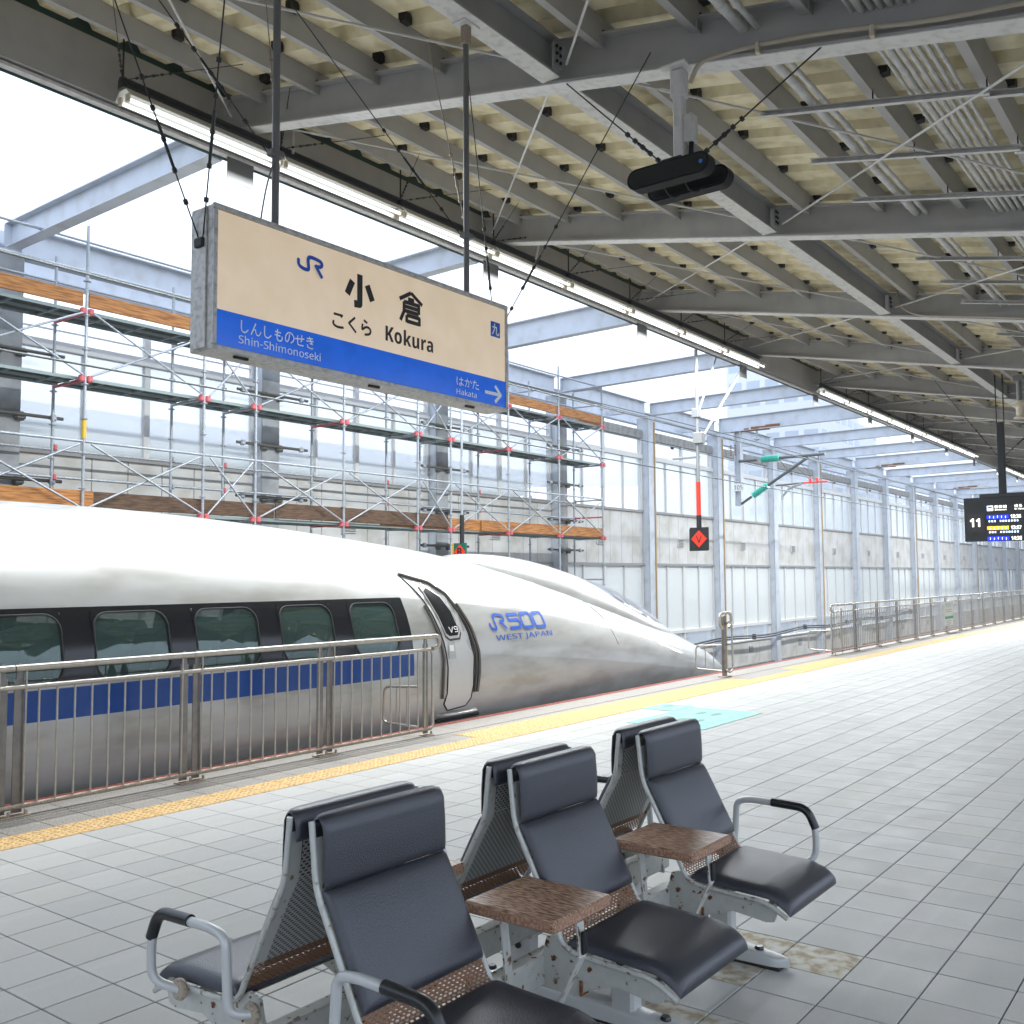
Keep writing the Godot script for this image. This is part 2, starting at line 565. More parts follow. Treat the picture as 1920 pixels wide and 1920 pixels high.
	glass("pane_clear", Color(.95, .98, 1.0), .12, .04)
	# scaffold
	mat("galvanised", lin(.50, .53, .56), 0.4, 0.45, noise_tex(21, .08, [grey(.75), W], [.2, .7], 256), 2.0)
	mat("deck_green", lin(.25, .30, .29), 0.55, 0.3)
	mat("deck_dark", lin(.055, .06, .06), 0.7, 0.2)
	mat("pipe_dark", lin(.12, .115, .10), 0.6, 0.3)
	mat("clamp_red", lin(.62, .12, .13), 0.5)
	mat("tape_yellow", lin(.70, .45, .03), 0.5)
	var grain := noise_tex(22, .02, [Color(.72, .66, .6), Color(.92, .9, .86), W], [.2, .5, .8], 512)
	mat("wood_orange", lin(.52, .225, .06), 0.65, 0.0, grain, 1.0).uv1_scale = Vector3(.25, 3.0, 3.0)
	mat("wood_dark", lin(.13, .075, .042), 0.75, 0.0, grain, 1.0).uv1_scale = Vector3(.4, 3.0, 3.0)
	# train
	var b := mat("train_silver", lin(.46, .46, .445), 0.36, 0.22, noise_tex(23, .008, [Color(.86, .85, .83), Color(.96, .96, .955), W], [.2, .5, .8], 512), .3)
	b.clearcoat_enabled = true
	b.clearcoat = 0.4
	b.clearcoat_roughness = 0.04
	bump(b, noise_tex(24, .006, [Color.BLACK, W], [0.2, 0.8], 512, FastNoiseLite.TYPE_SIMPLEX_SMOOTH, 2), 0.35)
	b.uv1_scale = Vector3(.18, .7, .7)
	mat("train_black", lin(.010, .011, .014), 0.16)
	mat("train_blue", lin(.004, .055, .27), 0.2)
	mat("train_gap", lin(.02, .02, .02), 0.7)
	mat("train_rubber", lin(.055, .045, .038), 0.4)
	mat("train_handrail", lin(.12, .105, .09), 0.3, 0.7)
	mat("train_door", lin(.54, .54, .525), 0.36, 0.2).clearcoat_enabled = true
	var tg := glass("train_glass", Color(.30, .40, .38), .45, .02)
	tg.metallic_specular = 0.9
	tg.metallic = 0.3
	mat("windshield", lin(.03, .035, .04), 0.06).clearcoat_enabled = true
	mat("seat_fabric", lin(.035, .04, .045), 0.9)
	mat("interior_wall", lin(.45, .46, .44), 0.8)
	mat("train_under", lin(.05, .05, .05), 0.8)
	# fence and bench
	mat("stainless", lin(.46, .425, .37), 0.32, 0.6, noise_tex(25, .05, [grey(.92), W], [.2, .7], 256), 1.2)
	mat("stainless_dark", lin(.22, .20, .175), 0.35, 0.7, noise_tex(26, .03, [grey(.9), W], [.2, .7], 256), 1.0)
	mat("stainless_rust", lin(.44, .385, .32), 0.6, 0.4, noise_tex(27, .12, [Color(.6, .42, .3), Color(.95, .92, .88), W], [.22, .4, .8], 256), 2.5)
	var rusty := noise_tex(28, .022, [Color(.42, .24, .13), Color(.66, .46, .3), Color(.95, .95, .94), W], [.14, .20, .25, .9], 512, FastNoiseLite.TYPE_SIMPLEX_SMOOTH, 5)
	mat("bench_grey", lin(.52, .53, .50), 0.45, 0.15, rusty, 1.6)
	mat("bench_clean", lin(.52, .53, .515), 0.35, 0.15)
	mat("bench_worn", lin(.40, .34, .27), 0.6, 0.1, rusty, 6.0)
	mat("bench_rust", lin(.25, .125, .06), 0.8, 0.1, noise_tex(29, .06, [Color(.45, .4, .36), Color(1, .9, .7), W], [.2, .6, .9], 256), 3.0)
	var le := mat("leather", lin(.028, .031, .042), 0.40)
	le.heightmap_enabled = true
	le.heightmap_texture = noise_tex(30, .12, [Color.BLACK, W], [0.2, 0.8], 512, FastNoiseLite.TYPE_CELLULAR, 2)
	le.heightmap_scale = 0.05
	le.uv1_triplanar = true
	le.uv1_scale = Vector3.ONE * 3.0
	le.metallic_specular = 0.6
	mat("grip_black", lin(.012, .013, .013), 0.3)
	mat("tray_wood", lin(.50, .335, .235), 0.42, 0.0, noise_tex(31, .02, [Color(.5, .43, .38), Color(.82, .77, .72), W], [.2, .5, .8], 512), 1.0).uv1_scale = Vector3(9.0, 9.0, 1.6)
	mat("tray_edge", lin(.46, .26, .165), 0.5, 0.0, noise_tex(32, .05, [grey(.75), W], [.25, .75], 256), 5.0)
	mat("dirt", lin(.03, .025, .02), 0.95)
	perforated("perf_grey", lin(.36, .36, .34), 24, null)
	perforated("perf_rust", lin(.22, .105, .05), 24, null)
	# signals and catenary
	mat("marker_red", lin(.85, .035, .01), 0.4)
	mat("marker_black", lin(.01, .01, .01), 0.5)
	mat("marker_green", lin(.01, .12, .07), 0.5)
	mat("marker_yellow", lin(.75, .42, .02), 0.5)
	mat("insulator", lin(.06, .50, .38), 0.25)
	mat("wire", lin(.12, .13, .13), 0.5, 0.5)
	mat("board_black", lin(.007, .009, .012), 0.6)
	mat("board_dark", lin(.018, .02, .022), 0.6)
	glow("led_white", Color(.95, .95, .9), 1.0)
	glow("led_blue", Color(.05, .16, .95), 0.9)
	glow("led_amber", Color(.95, .62, .08), 0.9)
	glow("led_pale", Color(.75, .85, 1.0), 0.9)
	mat("leaflet", lin(.62, .62, .56), 0.6)
	mat("leaflet_green", lin(.06, .28, .13), 0.6)
	# beyond the wall
	mat("far_wall", lin(.55, .56, .56), 0.8)
	mat("far_glass", lin(.10, .19, .27), 0.2)
	mat("far_ground", lin(.20, .20, .19), 0.9)
	mat("far_cladding", lin(.42, .47, .52), 0.5)

# ---------------------------------------------------------------- camera, sky, light
const FOCAL := 1837.29
const YAW := 0.9243
const PITCH := 0.0666
const ROLL := -0.0063

func camera_and_light() -> void:
	var f := Vector3(sin(YAW) * cos(PITCH), sin(PITCH), -cos(YAW) * cos(PITCH))
	var r0 := Vector3(cos(YAW), 0, sin(YAW))
	f = f.normalized()
	var u0 := r0.cross(f)
	var r := r0 * cos(ROLL) + u0 * sin(ROLL)
	var u := -r0 * sin(ROLL) + u0 * cos(ROLL)
	var cam := Camera3D.new()
	cam.name = "camera"
	cam.transform = Transform3D(Basis(r, u, -f), CAM)
	cam.fov = rad_to_deg(2.0 * atan(960.0 / FOCAL))
	cam.near = 0.05
	cam.far = 1500.0
	add_child(cam)
	cam.current = true
	var e := Environment.new()
	e.background_mode = Environment.BG_SKY
	var s := ProceduralSkyMaterial.new()
	s.sky_top_color = Color(.80, .86, .95)
	s.sky_horizon_color = Color(.90, .93, .98)
	s.sky_curve = 0.25
	s.ground_bottom_color = Color(.45, .45, .45)
	s.ground_horizon_color = Color(.85, .88, .92)
	s.sun_angle_max = 30.0
	var sk := Sky.new()
	sk.sky_material = s
	e.sky = sk
	e.background_energy_multiplier = 1.0
	e.tonemap_mode = Environment.TONE_MAPPER_LINEAR
	e.tonemap_exposure = EXPOSURE
	e.sdfgi_enabled = true
	e.ssao_enabled = true
	e.ssil_enabled = true
	e.fog_enabled = FOG > 0.0
	e.fog_density = FOG
	e.fog_light_color = Color(.95, .97, 1.0)
	var we := WorldEnvironment.new()
	we.name = "environment"
	we.environment = e
	add_child(we)
	var sun := DirectionalLight3D.new()
	sun.name = "sun"
	sun.light_energy = 0.25
	sun.light_angular_distance = 20.0
	sun.light_color = Color(1, .98, .95)
	sun.shadow_enabled = true
	sun.sky_mode = DirectionalLight3D.SKY_MODE_LIGHT_ONLY
	sun.rotation_degrees = Vector3(-62, 150, 0)
	add_child(sun)

const EXPOSURE := 3.5
const FOG := 0.0013

func on_screen(p: Vector3) -> Vector2:   # rough position in the frame, only to choose which tiles become parts of their own
	var d := p - CAM
	var f := Vector3(sin(YAW), 0, -cos(YAW))
	var depth := d.dot(f)
	if depth < 0.3:
		return Vector2(99, 99)
	return Vector2(d.dot(Vector3(cos(YAW), 0, sin(YAW))) / depth * FOCAL / 960.0, (d.y / depth - PITCH) * FOCAL / 960.0)

# ---------------------------------------------------------------- platform and ground
const T := 0.3
const X0 := 0.225
const Z0 := 0.07

func spread(parent: Node, called: String, mesh: Mesh, material: Material, where: Array, colours := []) -> MultiMeshInstance3D:
	var mm := MultiMesh.new()
	mm.transform_format = MultiMesh.TRANSFORM_3D
	mm.use_colors = colours.size() > 0
	mm.mesh = mesh
	mm.instance_count = where.size()
	for i in where.size():
		mm.set_instance_transform(i, where[i])
		if colours.size():
			mm.set_instance_color(i, colours[i])
	var o := MultiMeshInstance3D.new()
	o.name = numbered(parent, called)
	o.multimesh = mm
	o.material_override = material
	parent.add_child(o, true)
	o.set_meta("kind", "stuff")
	return o

func platform() -> void:
	var pf := structure("platform")
	box(pf, "base_slab", Vector3(40, -.31, -1.4), Vector3(160, .6, 12.0), M.grout)
	box(pf, "edge_wall", Vector3(40, -.75, -7.33), Vector3(160, 1.2, .3), M.concrete)
	# square floor tiles
	var tile := bevel_box(Vector3(T - .006, .02, T - .006), .0025)
	var cells := []
	for i in range(-22, 330):
		for j in range(-21, 9):
			var c := Vector3(X0 + T * (i + .5), -.0100, Z0 + T * (j + .5))
			if c.z > -1.0 and c.x > 45.0 or c.z > 1.0 and c.x > 14.0:
				continue
			cells.append(c)
	var near := []
	for c in cells:
		var s := on_screen(c)
		if absf(s.x) < 1.03 and absf(s.y) < 1.05:
			near.append([c.distance_squared_to(CAM), c])
	near.sort_custom(func(a, b): return a[0] < b[0])
	var own := {}
	for k in min(300, near.size()):
		own[near[k][1]] = true
		var c: Vector3 = near[k][1]
		c.y += rng.randf_range(-.0006, .0004)
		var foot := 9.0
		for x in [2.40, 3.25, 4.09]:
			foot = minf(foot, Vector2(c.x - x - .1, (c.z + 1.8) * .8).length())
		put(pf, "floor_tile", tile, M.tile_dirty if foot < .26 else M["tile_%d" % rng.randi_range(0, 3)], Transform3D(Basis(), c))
	var rest := []
	var cols := []
	for c in cells:
		if own.has(c):
			continue
		var k := rng.randf_range(-.03, .03)
		c.y += rng.randf_range(-.0006, .0004)
		rest.append(Transform3D(Basis(), c))
		cols.append(Color(.545 + k, .54 + k, .515 + k))
	spread(pf, "floor_tile_field", tile, M.tile_far, rest, cols)
	# tactile paving: one row along the platform and a second row at the gaps between the railings
	var tt := bevel_box(Vector3(T - .004, .026, T - .004), .003)
	var zt := Z0 - T * 21.5
	var spots := []
	for i in range(-12, 300):
		spots.append(Vector3(X0 + T * (i + .5), -.009, zt))
		var x := X0 + T * (i + .5)
		if (x > 7.9 and x < 14.9) or (x > 17.0 and x < 19.8):
			spots.append(Vector3(x, -.009, zt - T))
	var dome := CylinderMesh.new()
	dome.top_radius = .007
	dome.bottom_radius = .013
	dome.height = .006
	dome.radial_segments = 6
	dome.rings = 0
	var domes := []
	var seen_tiles := []
	for p in spots:
		seen_tiles.append([p.distance_squared_to(CAM) if absf(on_screen(p).x) < 1.05 else 1e9, p])
	seen_tiles.sort_custom(func(a, b): return a[0] < b[0])
	var far_tiles := []
	for k in seen_tiles.size():
		var p: Vector3 = seen_tiles[k][1]
		if k < 300:
			put(pf, "tactile_tile", tt, M.tactile, Transform3D(Basis(), p))
		else:
			far_tiles.append(Transform3D(Basis(), p))
		if seen_tiles[k][0] < 900.0:
			for a in 6:
				for b in 6:
					domes.append(Transform3D(Basis(), p + Vector3((a - 2.5) * .048, .016, (b - 2.5) * .048)))
	spread(pf, "tactile_tile_field", tt, M.tactile, far_tiles)
	spread(pf, "tactile_dome_field", dome, M.tactile, domes)
	# strip of slabs behind the tactile paving, groove, edge slabs, red edge
	var slab := bevel_box(Vector3(T - .006, .02, .41), .003)
	var slab2 := bevel_box(Vector3(.896, .02, .40), .004)
	var red := bevel_box(Vector3(.996, .022, .10), .003)
	for i in 200:
		var x := X0 + T * (i - 3 + .5)
		var wide := (x > 7.9 and x < 14.9) or (x > 17.0 and x < 19.8)
		if wide:
			put(pf, "edge_strip_slab", bevel_box(Vector3(T - .006, .02, .115), .003), M.edge_slab, Transform3D(Basis(), Vector3(x, -.011, -6.893)))
		else:
			put(pf, "edge_strip_slab", slab, M.edge_slab, Transform3D(Basis(), Vector3(x, -.011, -6.745)))
	for i in 80:
		put(pf, "edge_slab", slab2, M.edge_slab, Transform3D(Basis(), Vector3(-2 + .9 * i, -.011, -7.175)))
	for i in 75:
		put(pf, "red_edge_slab", red, M.red_edge, Transform3D(Basis(), Vector3(-2 + i, -.010, -7.432)))
	# what lies beside and beyond
	var bed := structure("track_bed")
	box(bed, "ballast_bed", Vector3(50, -1.65, -11.3), Vector3(200, .5, 8.0), M.ballast)
	box(bed, "deck_edge", Vector3(50, -1.9, -13.9), Vector3(200, 1.4, 1.6), M.concrete)
	for z in [-9.29 + .76, -9.29 - .76]:
		box(bed, "rail", Vector3(50, -1.33, z), Vector3(200, .14, .07), M.rail_steel)
	var gr := structure("ground")
	box(gr, "ground_sheet", Vector3(0, -9.3, 0), Vector3(2400, .3, 2400), M.far_ground)
	var low := structure("track_bed")
	box(low, "ballast_bed", Vector3(50, -1.65, 8.8), Vector3(200, .5, 8.0), M.ballast)

func floor_stickers() -> void:
	var t := thing("floor_sticker", "turquoise queue marker with footprints stuck on the floor tiles behind the bench", "floor marking", "", Vector3(10.6, 0.004, -5.3))
	box(t, "sheet", Vector3(0, .0005, 0), Vector3(1.6, .003, .96), M.teal, .001)
	box(t, "arrow_sheet", Vector3(.62, .0005, -.71), Vector3(.55, .003, .44), M.teal, .001)
	var foot := PackedVector2Array()
	for k in 16:
		var a := TAU * k / 16
		foot.append(Vector2(cos(a) * (.045 + .012 * sin(a)), sin(a) * .13))
	for p in [Vector3(.35, .0022, -.12), Vector3(.35, .0022, .08), Vector3(-.25, .0022, -.08), Vector3(-.25, .0022, .14), Vector3(.7, .0022, -.75)]:
		put(t, "footprint", plate(foot, p, Vector3.UP, Vector3.RIGHT, .0015), M.teal_mark)

# ---------------------------------------------------------------- canopy
const BAY := 4.35
const BX := 6.2            # first beam in view
const SLOPE := 0.197
const ZE := -8.45          # canopy edge beam
const ZV := 1.0            # valley
const ZF := 4.6            # the canopy's other edge
func roof_y(z: float) -> float:   # underside of the main beams
	return 4.68 - SLOPE * (z if z < ZV else 2.0 * ZV - z)

func canopy() -> void:
	var c := thing("platform_canopy", "long grey steel canopy with cream corrugated roof sheets over the platform", "canopy")
	var xs := []
	for i in range(-3, 22):
		xs.append(BX + BAY * i)
	var io := i_outline(.34, .17, .014, .016)
	for x in xs:
		put(c, "main_beam", extrude(io, Vector3(x, roof_y(ZE), ZE + .02), Vector3(x, roof_y(ZV), ZV)), M.beam_grey)
		put(c, "main_beam", extrude(io, Vector3(x, roof_y(ZV), ZV), Vector3(x, roof_y(ZF), ZF)), M.beam_grey)
		put(c, "beam_flange", bevel_box(Vector3(.172, .008, 7.55 * sqrt(1 + SLOPE * SLOPE)), 0), M.beam_pale, Transform3D(Basis(Vector3.RIGHT, atan(SLOPE)), Vector3(x, roof_y(-4.6) - .0055, -4.6)))
	# lengthwise girder between the beams, with its pale lower flange and bolted end plates
	var go := i_outline(.30, .16, .012, .014)
	for i in xs.size() - 1:
		var xa: float = xs[i] + .088
		var xb: float = xs[i + 1] - .088
		var y := roof_y(-4.2) + .03
		put(c, "girder", extrude(go, Vector3(xa, y, -4.2), Vector3(xb, y, -4.2)), M.beam_grey)
		box(c, "girder_flange", Vector3((xa + xb) / 2, y - .005, -4.2), Vector3(xb - xa - .01, .008, .162), M.beam_pale)
		for e in [xa + .04, xb - .04]:
			var bp := box(c, "end_plate", Vector3(e, y + .15, -4.115), Vector3(.11, .2, .012), M.beam_grey, .003)
			for b in [[-.025, -.06], [.025, -.06], [-.025, 0], [.025, 0], [-.025, .06], [.025, .06]]:
				put(bp, "bolt", bevel_box(Vector3(.024, .024, .02), .006), M.rod_dark, Transform3D(Basis(), Vector3(b[0], b[1], .014)))
	# purlins: channels along x over every bay, tied to the beams by bolted clip plates
	var po := c_outline(.19, .075, .006, -1.0)
	for i in xs.size() - 1:
		for k in 12:
			var z := -7.77 + .8 * k
			if z > ZV - .2:
				continue
			var y: float = roof_y(z) + .26
			var xa: float = xs[i]
			var xb: float = xs[i + 1]
			var p := put(c, "purlin", extrude(po, Vector3(xa, y, z), Vector3(xb, y, z), Vector3(0, 1, SLOPE).normalized()), M.beam_grey)
			if i < 9 and k < 10:
				var cp := put(p, "clip_plate", bevel_box(Vector3(.13, .17, .012), .004), M.beam_grey, Transform3D(Basis(), Vector3(xb - .02, y + .07, z + .008)))
				cp.set_meta("note", "plate")
				cp.remove_meta("note")
				for b in [-.03, .03]:
					put(p, "bolt", bevel_box(Vector3(.028, .028, .022), .008), M.rod_dark, Transform3D(Basis(), Vector3(xb - .02 + b, y + .10, z + .024)))
	# the other half of the roof, out of view
	for k in 12:
		var z: float = ZV + .5 + .8 * k
		if z > ZF:
			continue
		var y := roof_y(z) + .26
		put(c, "purlin", extrude(po, Vector3(xs[0], y, z), Vector3(xs[-1], y, z), Vector3(0, 1, -SLOPE).normalized()), M.beam_grey)
	# folded roof sheets, 1 m wide with two ribs each
	var ro := PackedVector2Array([Vector2(0, 0), Vector2(.28, 0), Vector2(.35, .10), Vector2(.43, .10), Vector2(.50, 0), Vector2(.78, 0), Vector2(.85, .10), Vector2(.93, .10), Vector2(1.0, 0), Vector2(1.0, .004), Vector2(.93, .104), Vector2(.85, .104), Vector2(.78, .004), Vector2(.50, .004), Vector2(.43, .104), Vector2(.35, .104), Vector2(.28, .004), Vector2(0, .004)])
	var sheet := {}
	for i in range(-8, 97):
		for side in 2:
			var zo: float = ZE - .118 if side == 0 else ZF
			if not sheet.has(side):
				sheet[side] = extrude(ro, Vector3(0, roof_y(zo) + .458, zo), Vector3(0, roof_y(ZV) + .458, ZV))
			# the run goes along z, so its right side is -x or +x: shift by one sheet where it is -x
			var dx := 1.0 if side == 0 else 0.0
			put(c, "roof_sheet", sheet[side], M.roof_cream, Transform3D(Basis(), Vector3(i + dx, 0, 0)))
	# black sheet clips on the purlins
	var clips := []
	for i in range(-2, 60):
		for k in 11:
			var z := -7.77 + .8 * k
			if z > ZV - .2:
				continue
			var x := i + .14 + .5 * (k % 2)
			clips.append(Transform3D(Basis(), Vector3(x, roof_y(z) + .474, z + .055)))
	spread(c, "sheet_clip", bevel_box(Vector3(.09, .085, .07), 0), M.clip_black, clips)
	# edge: inner channel, green gutter, fascia
	var xa: float = xs[0] - 1
	var xb: float = xs[-1] + 1
	put(c, "edge_beam", extrude(c_outline(.54, .09, .012, -1.0), Vector3(xa, 6.20, ZE), Vector3(xb, 6.20, ZE)), M.beam_grey)
	box(c, "gutter", Vector3((xa + xb) / 2, 6.80, ZE - .03), Vector3(xb - xa, .12, .05), M.gutter_green)
	box(c, "fascia", Vector3((xa + xb) / 2, 6.56, ZE - .13), Vector3(xb - xa, .86, .02), M.gutter_green)
	box(c, "fascia_trim", Vector3((xa + xb) / 2, 6.165, ZE - .075), Vector3(xb - xa, .03, .085), M.beam_pale)
	for x in xs:
		box(c, "edge_plate", Vector3(x + .26, 6.02, ZE - .06), Vector3(.34, .26, .012), M.rod_grey)
	# rod bracing in each bay
	for i in range(1, 12):
		var x1: float = xs[i]
		var x2: float = xs[i + 1]
		for zz in [[-8.2, -4.3], [-4.05, -.4]]:
			var y1 := roof_y(zz[0]) + .16
			var y2 := roof_y(zz[1]) + .16
			tube(c, "brace_rod", Vector3(x1 + .1, y1, zz[0]), Vector3(x2 - .1, y2, zz[1]), .011, M.conduit)
			tube(c, "brace_rod", Vector3(x1 + .1, y2 - .03, zz[1]), Vector3(x2 - .1, y1 - .03, zz[0]), .011, M.conduit)
			var d := (Vector3(x2 - .1, y2, zz[1]) - Vector3(x1 + .1, y1, zz[0])).normalized()
			var m := Vector3(x1 + .1, y1, zz[0]) + d * .75
			var sd := d.cross(Vector3.UP).normalized() * .022
			var tb := MB.new()
			pipe([m - d * .1, m - d * .08 + sd, m + d * .08 + sd, m + d * .1], .006, 6, tb)
			put(c, "turnbuckle", pipe([m - d * .1, m - d * .08 - sd, m + d * .08 - sd, m + d * .1], .006, 6, tb), M.conduit)

func conduits() -> void:
	var g := "cable conduits under the canopy roof"
	var oz := [-2.64, -2.54]
	for k in 2:
		var o := thing("conduit", "thick pale conduit pipe of the pair under the roof, right of the black speakers" if k == 0 else "thin pale conduit pipe beside the thick one under the roof", "pipe", g)
		var y: float = roof_y(oz[k]) + .23
		tube(o, "pipe_run", Vector3(-4, y, oz[k]), Vector3(60, y, oz[k]), .038 if k == 0 else .022, M.conduit, 10)
		for i in 26:
			tube(o, "coupling", Vector3(1.4 + 2.2 * i, y, oz[k]), Vector3(1.47 + 2.2 * i, y, oz[k]), .043 if k == 0 else .026, M.conduit, 10)
	for k in 7:
		var z := -1.90 + .06 * k
		var o := thing("conduit", ["leftmost slim pipe of the bundle of seven conduits under the roof", "thickest pipe of the bundle of seven conduits under the roof", "third pipe from the left in the bundle of seven roof conduits", "middle pipe of the bundle of seven roof conduits", "fifth pipe from the left in the bundle of seven roof conduits", "sixth pipe from the left in the bundle of seven roof conduits", "rightmost pipe of the bundle of seven roof conduits"][k], "pipe", g)
		var y: float = roof_y(z) + .23
		var r: float = [.014, .026, .018, .018, .018, .018, .015][k]
		tube(o, "pipe_run", Vector3(-4, y, z), Vector3(60, y, z), r, M.conduit, 8)
		for i in 14:
			var x := .7 + k * .45 + 3.6 * i
			tube(o, "coupling", Vector3(x, y, z), Vector3(x + .06, y, z), r + .004, M.conduit, 8)
	for k in 5:
		var z := -.95 + .06 * k
		var o := thing("conduit", "slim conduit of the bundle at the upper right corner, number %s from its left" % ["one", "two", "three", "four", "five"][k], "pipe", g)
		tube(o, "pipe_run", Vector3(-4, roof_y(z) + .23, z), Vector3(60, roof_y(z) + .23, z), .017, M.conduit, 8)
	# strut channels that carry the conduits
	var ch := c_outline(.045, .045, .004)
	for i in range(-1, 22):
		var x := 7.49 + 1.16 * i
		if absf(fposmod(x - BX + 2.0, BAY) - 2.0) < .15:
			x += .2
		var o := thing("strut_channel", "channel bar under the roof conduits, %s" % ("%s from the nearest roof beam" % NUM[i] if i >= 0 else "above the photo's top edge"), "bracket", "channel bars under the conduits", Vector3(x, 0, 0))
		put(o, "channel", extrude(ch, Vector3(0, roof_y(-3.07) + .13, -3.07), Vector3(0, roof_y(-1.35) + .13, -1.35)), M.conduit)
		put(o, "channel", extrude(ch, Vector3(.06, roof_y(-1.4) + .13, -1.4), Vector3(.06, roof_y(.4) + .13, .4)), M.conduit)
		for z in [-2.17, -1.37]:
			tube(o, "hanger_rod", Vector3(.02, roof_y(z) + .13, z), Vector3(.02, roof_y(z) + .42, z), .006, M.rod_dark, 6)
	# beige cable along the first beam and the bent one on the third
	var o := thing("beam_cable", "beige flexible conduit clipped along the lower edge of the nearest roof beam", "cable")
	var x := BX - .105
	var pts := [Vector3(x + .05, roof_y(-3.0) - .12, -3.03), Vector3(x + .02, roof_y(-2.95) + .0, -2.95), Vector3(x, roof_y(-2.6) + .05, -2.6), Vector3(x, roof_y(-2.0) + .075, -2.0), Vector3(x, roof_y(-1.4) + .04, -1.4), Vector3(x, roof_y(-.8) + .08, -.8), Vector3(x, roof_y(.2) + .06, .2)]
	put(o, "flexible_pipe", pipe(smooth_path(pts, .3), .017), M.conduit_beige)
	for z in [-2.5, -1.75]:
		box(o, "cable_clip", Vector3(x, roof_y(z) + .03, z), Vector3(.05, .08, .03), M.cream_plastic, .006)
	var o2 := thing("beam_cable", "bent beige cable dropping over the third roof beam", "cable")
	x = BX + 2 * BAY - .1
	pts = [Vector3(x - .02, roof_y(-3.75) + .46, -4.0), Vector3(x - .02, roof_y(-3.75) + .20, -4.0), Vector3(x, roof_y(-3.7) + .02, -3.75), Vector3(x, roof_y(-3.0) + .02, -3.0), Vector3(x, roof_y(-1.8) + .02, -1.8)]
	put(o2, "flexible_pipe", pipe(smooth_path(pts, .15), .015), M.conduit_beige)

# chain of rod, turnbuckle and links between two points
func tie(parent: Node, p: Vector3, q: Vector3, material: Material, r := .004, beads := 5) -> void:
	var mb := MB.new()
	pipe([p, q], r, 6, mb)
	var d := q - p
	for k in beads:
		var t := .62 + .36 * k / maxf(beads, 1)
		var m := p + d * t
		pipe([m - d.normalized() * .012, m + d.normalized() * .012], r * 3.2, 6, mb)
	var a := p + d * .72
	var b := p + d * .84
	pipe([a, b], r * 2.1, 6, mb)
	put(parent, "tie_rod", mb.mesh(), material)

func lamps() -> void:
	var xs := []
	for k in 8:
		xs.append(4.78 + 1.83 * k)
	for k in 9:
		xs.append(22.95 + 1.83 * k)
	for k in 8:
		xs.append(44.2 + 1.83 * k)
	var z := -8.05
	var y := 6.03
	var words := ["first", "second", "third", "fourth", "fifth", "sixth", "seventh", "eighth", "ninth"]
	for i in xs.size():
		var x: float = xs[i]
		var row := 0 if i < 8 else (1 if i < 17 else 2)
		var k: int = i if row == 0 else (i - 8 if row == 1 else i - 17)
		var lab := "lit twin tube fluorescent fitting, %s in the %s row along the canopy edge" % [words[k], ["nearest", "second", "farthest"][row]]
		var o := thing("fluorescent_fitting", lab, "lamp", "lit fluorescent fittings along the canopy edge", Vector3(x, y, z))
		put(o, "raceway", extrude(c_outline(.09, .10, .004), Vector3(0, .11, -.05), Vector3(1.83, .11, -.05)), M.fixture_dark)
		var refl := PackedVector2Array([Vector2(-.13, 0), Vector2(-.125, -.002), Vector2(-.05, .075), Vector2(.05, .075), Vector2(.125, -.002), Vector2(.13, 0), Vector2(.055, .085), Vector2(-.055, .085)])
		put(o, "reflector", extrude(refl, Vector3(0.02, .02, 0), Vector3(1.81, .02, 0)), M.fixture)
		for s in [-1, 1]:
			tube(o, "tube_light", Vector3(.06, 0.0, .062 * s), Vector3(1.77, 0.0, .062 * s), .018, M.tube_light, 8)
			for e in [.035, 1.795]:
				box(o, "lamp_holder", Vector3(e, .012, .062 * s), Vector3(.03, .075, .05), M.cream_plastic, .006)
		var l := AreaLight3D.new()
		l.name = "tube_lamp"
		l.area_size = Vector2(1.7, .05)
		l.light_energy = LAMP
		l.light_color = Color(.97, .99, 1.0)
		l.shadow_enabled = true
		l.area_range = 40.0
		l.transform = Transform3D(Basis(Vector3.RIGHT, -PI / 2), Vector3(.915, -.025, 0))
		o.add_child(l)
		# suspension rod and two chains
		if row < 2 or k % 2 == 0:
			tube(o, "suspension_rod", Vector3(.02, .2, 0), Vector3(.02, roof_y(z) + .46 - y, 0), .010, M.rod_dark, 6)
			box(o, "rod_bracket", Vector3(.02, .17, 0), Vector3(.05, .1, .06), M.rod_dark, .006)
			tie(o, Vector3(-.62, roof_y(z + .9) + .26 - y, .9), Vector3(.0, .2, .02), M.rod_dark)
			tie(o, Vector3(.66, roof_y(z + .9) + .26 - y, .9), Vector3(.04, .2, .02), M.rod_dark)

const LAMP := 4.5

# ---------------------------------------------------------------- far wall, columns, portal beams
const NUM := ["first", "second", "third", "fourth", "fifth", "sixth", "seventh", "eighth", "ninth", "tenth", "eleventh", "twelfth", "thirteenth", "fourteenth", "fifteenth", "sixteenth", "seventeenth", "eighteenth", "nineteenth", "twentieth", "twenty-first", "twenty-second"]

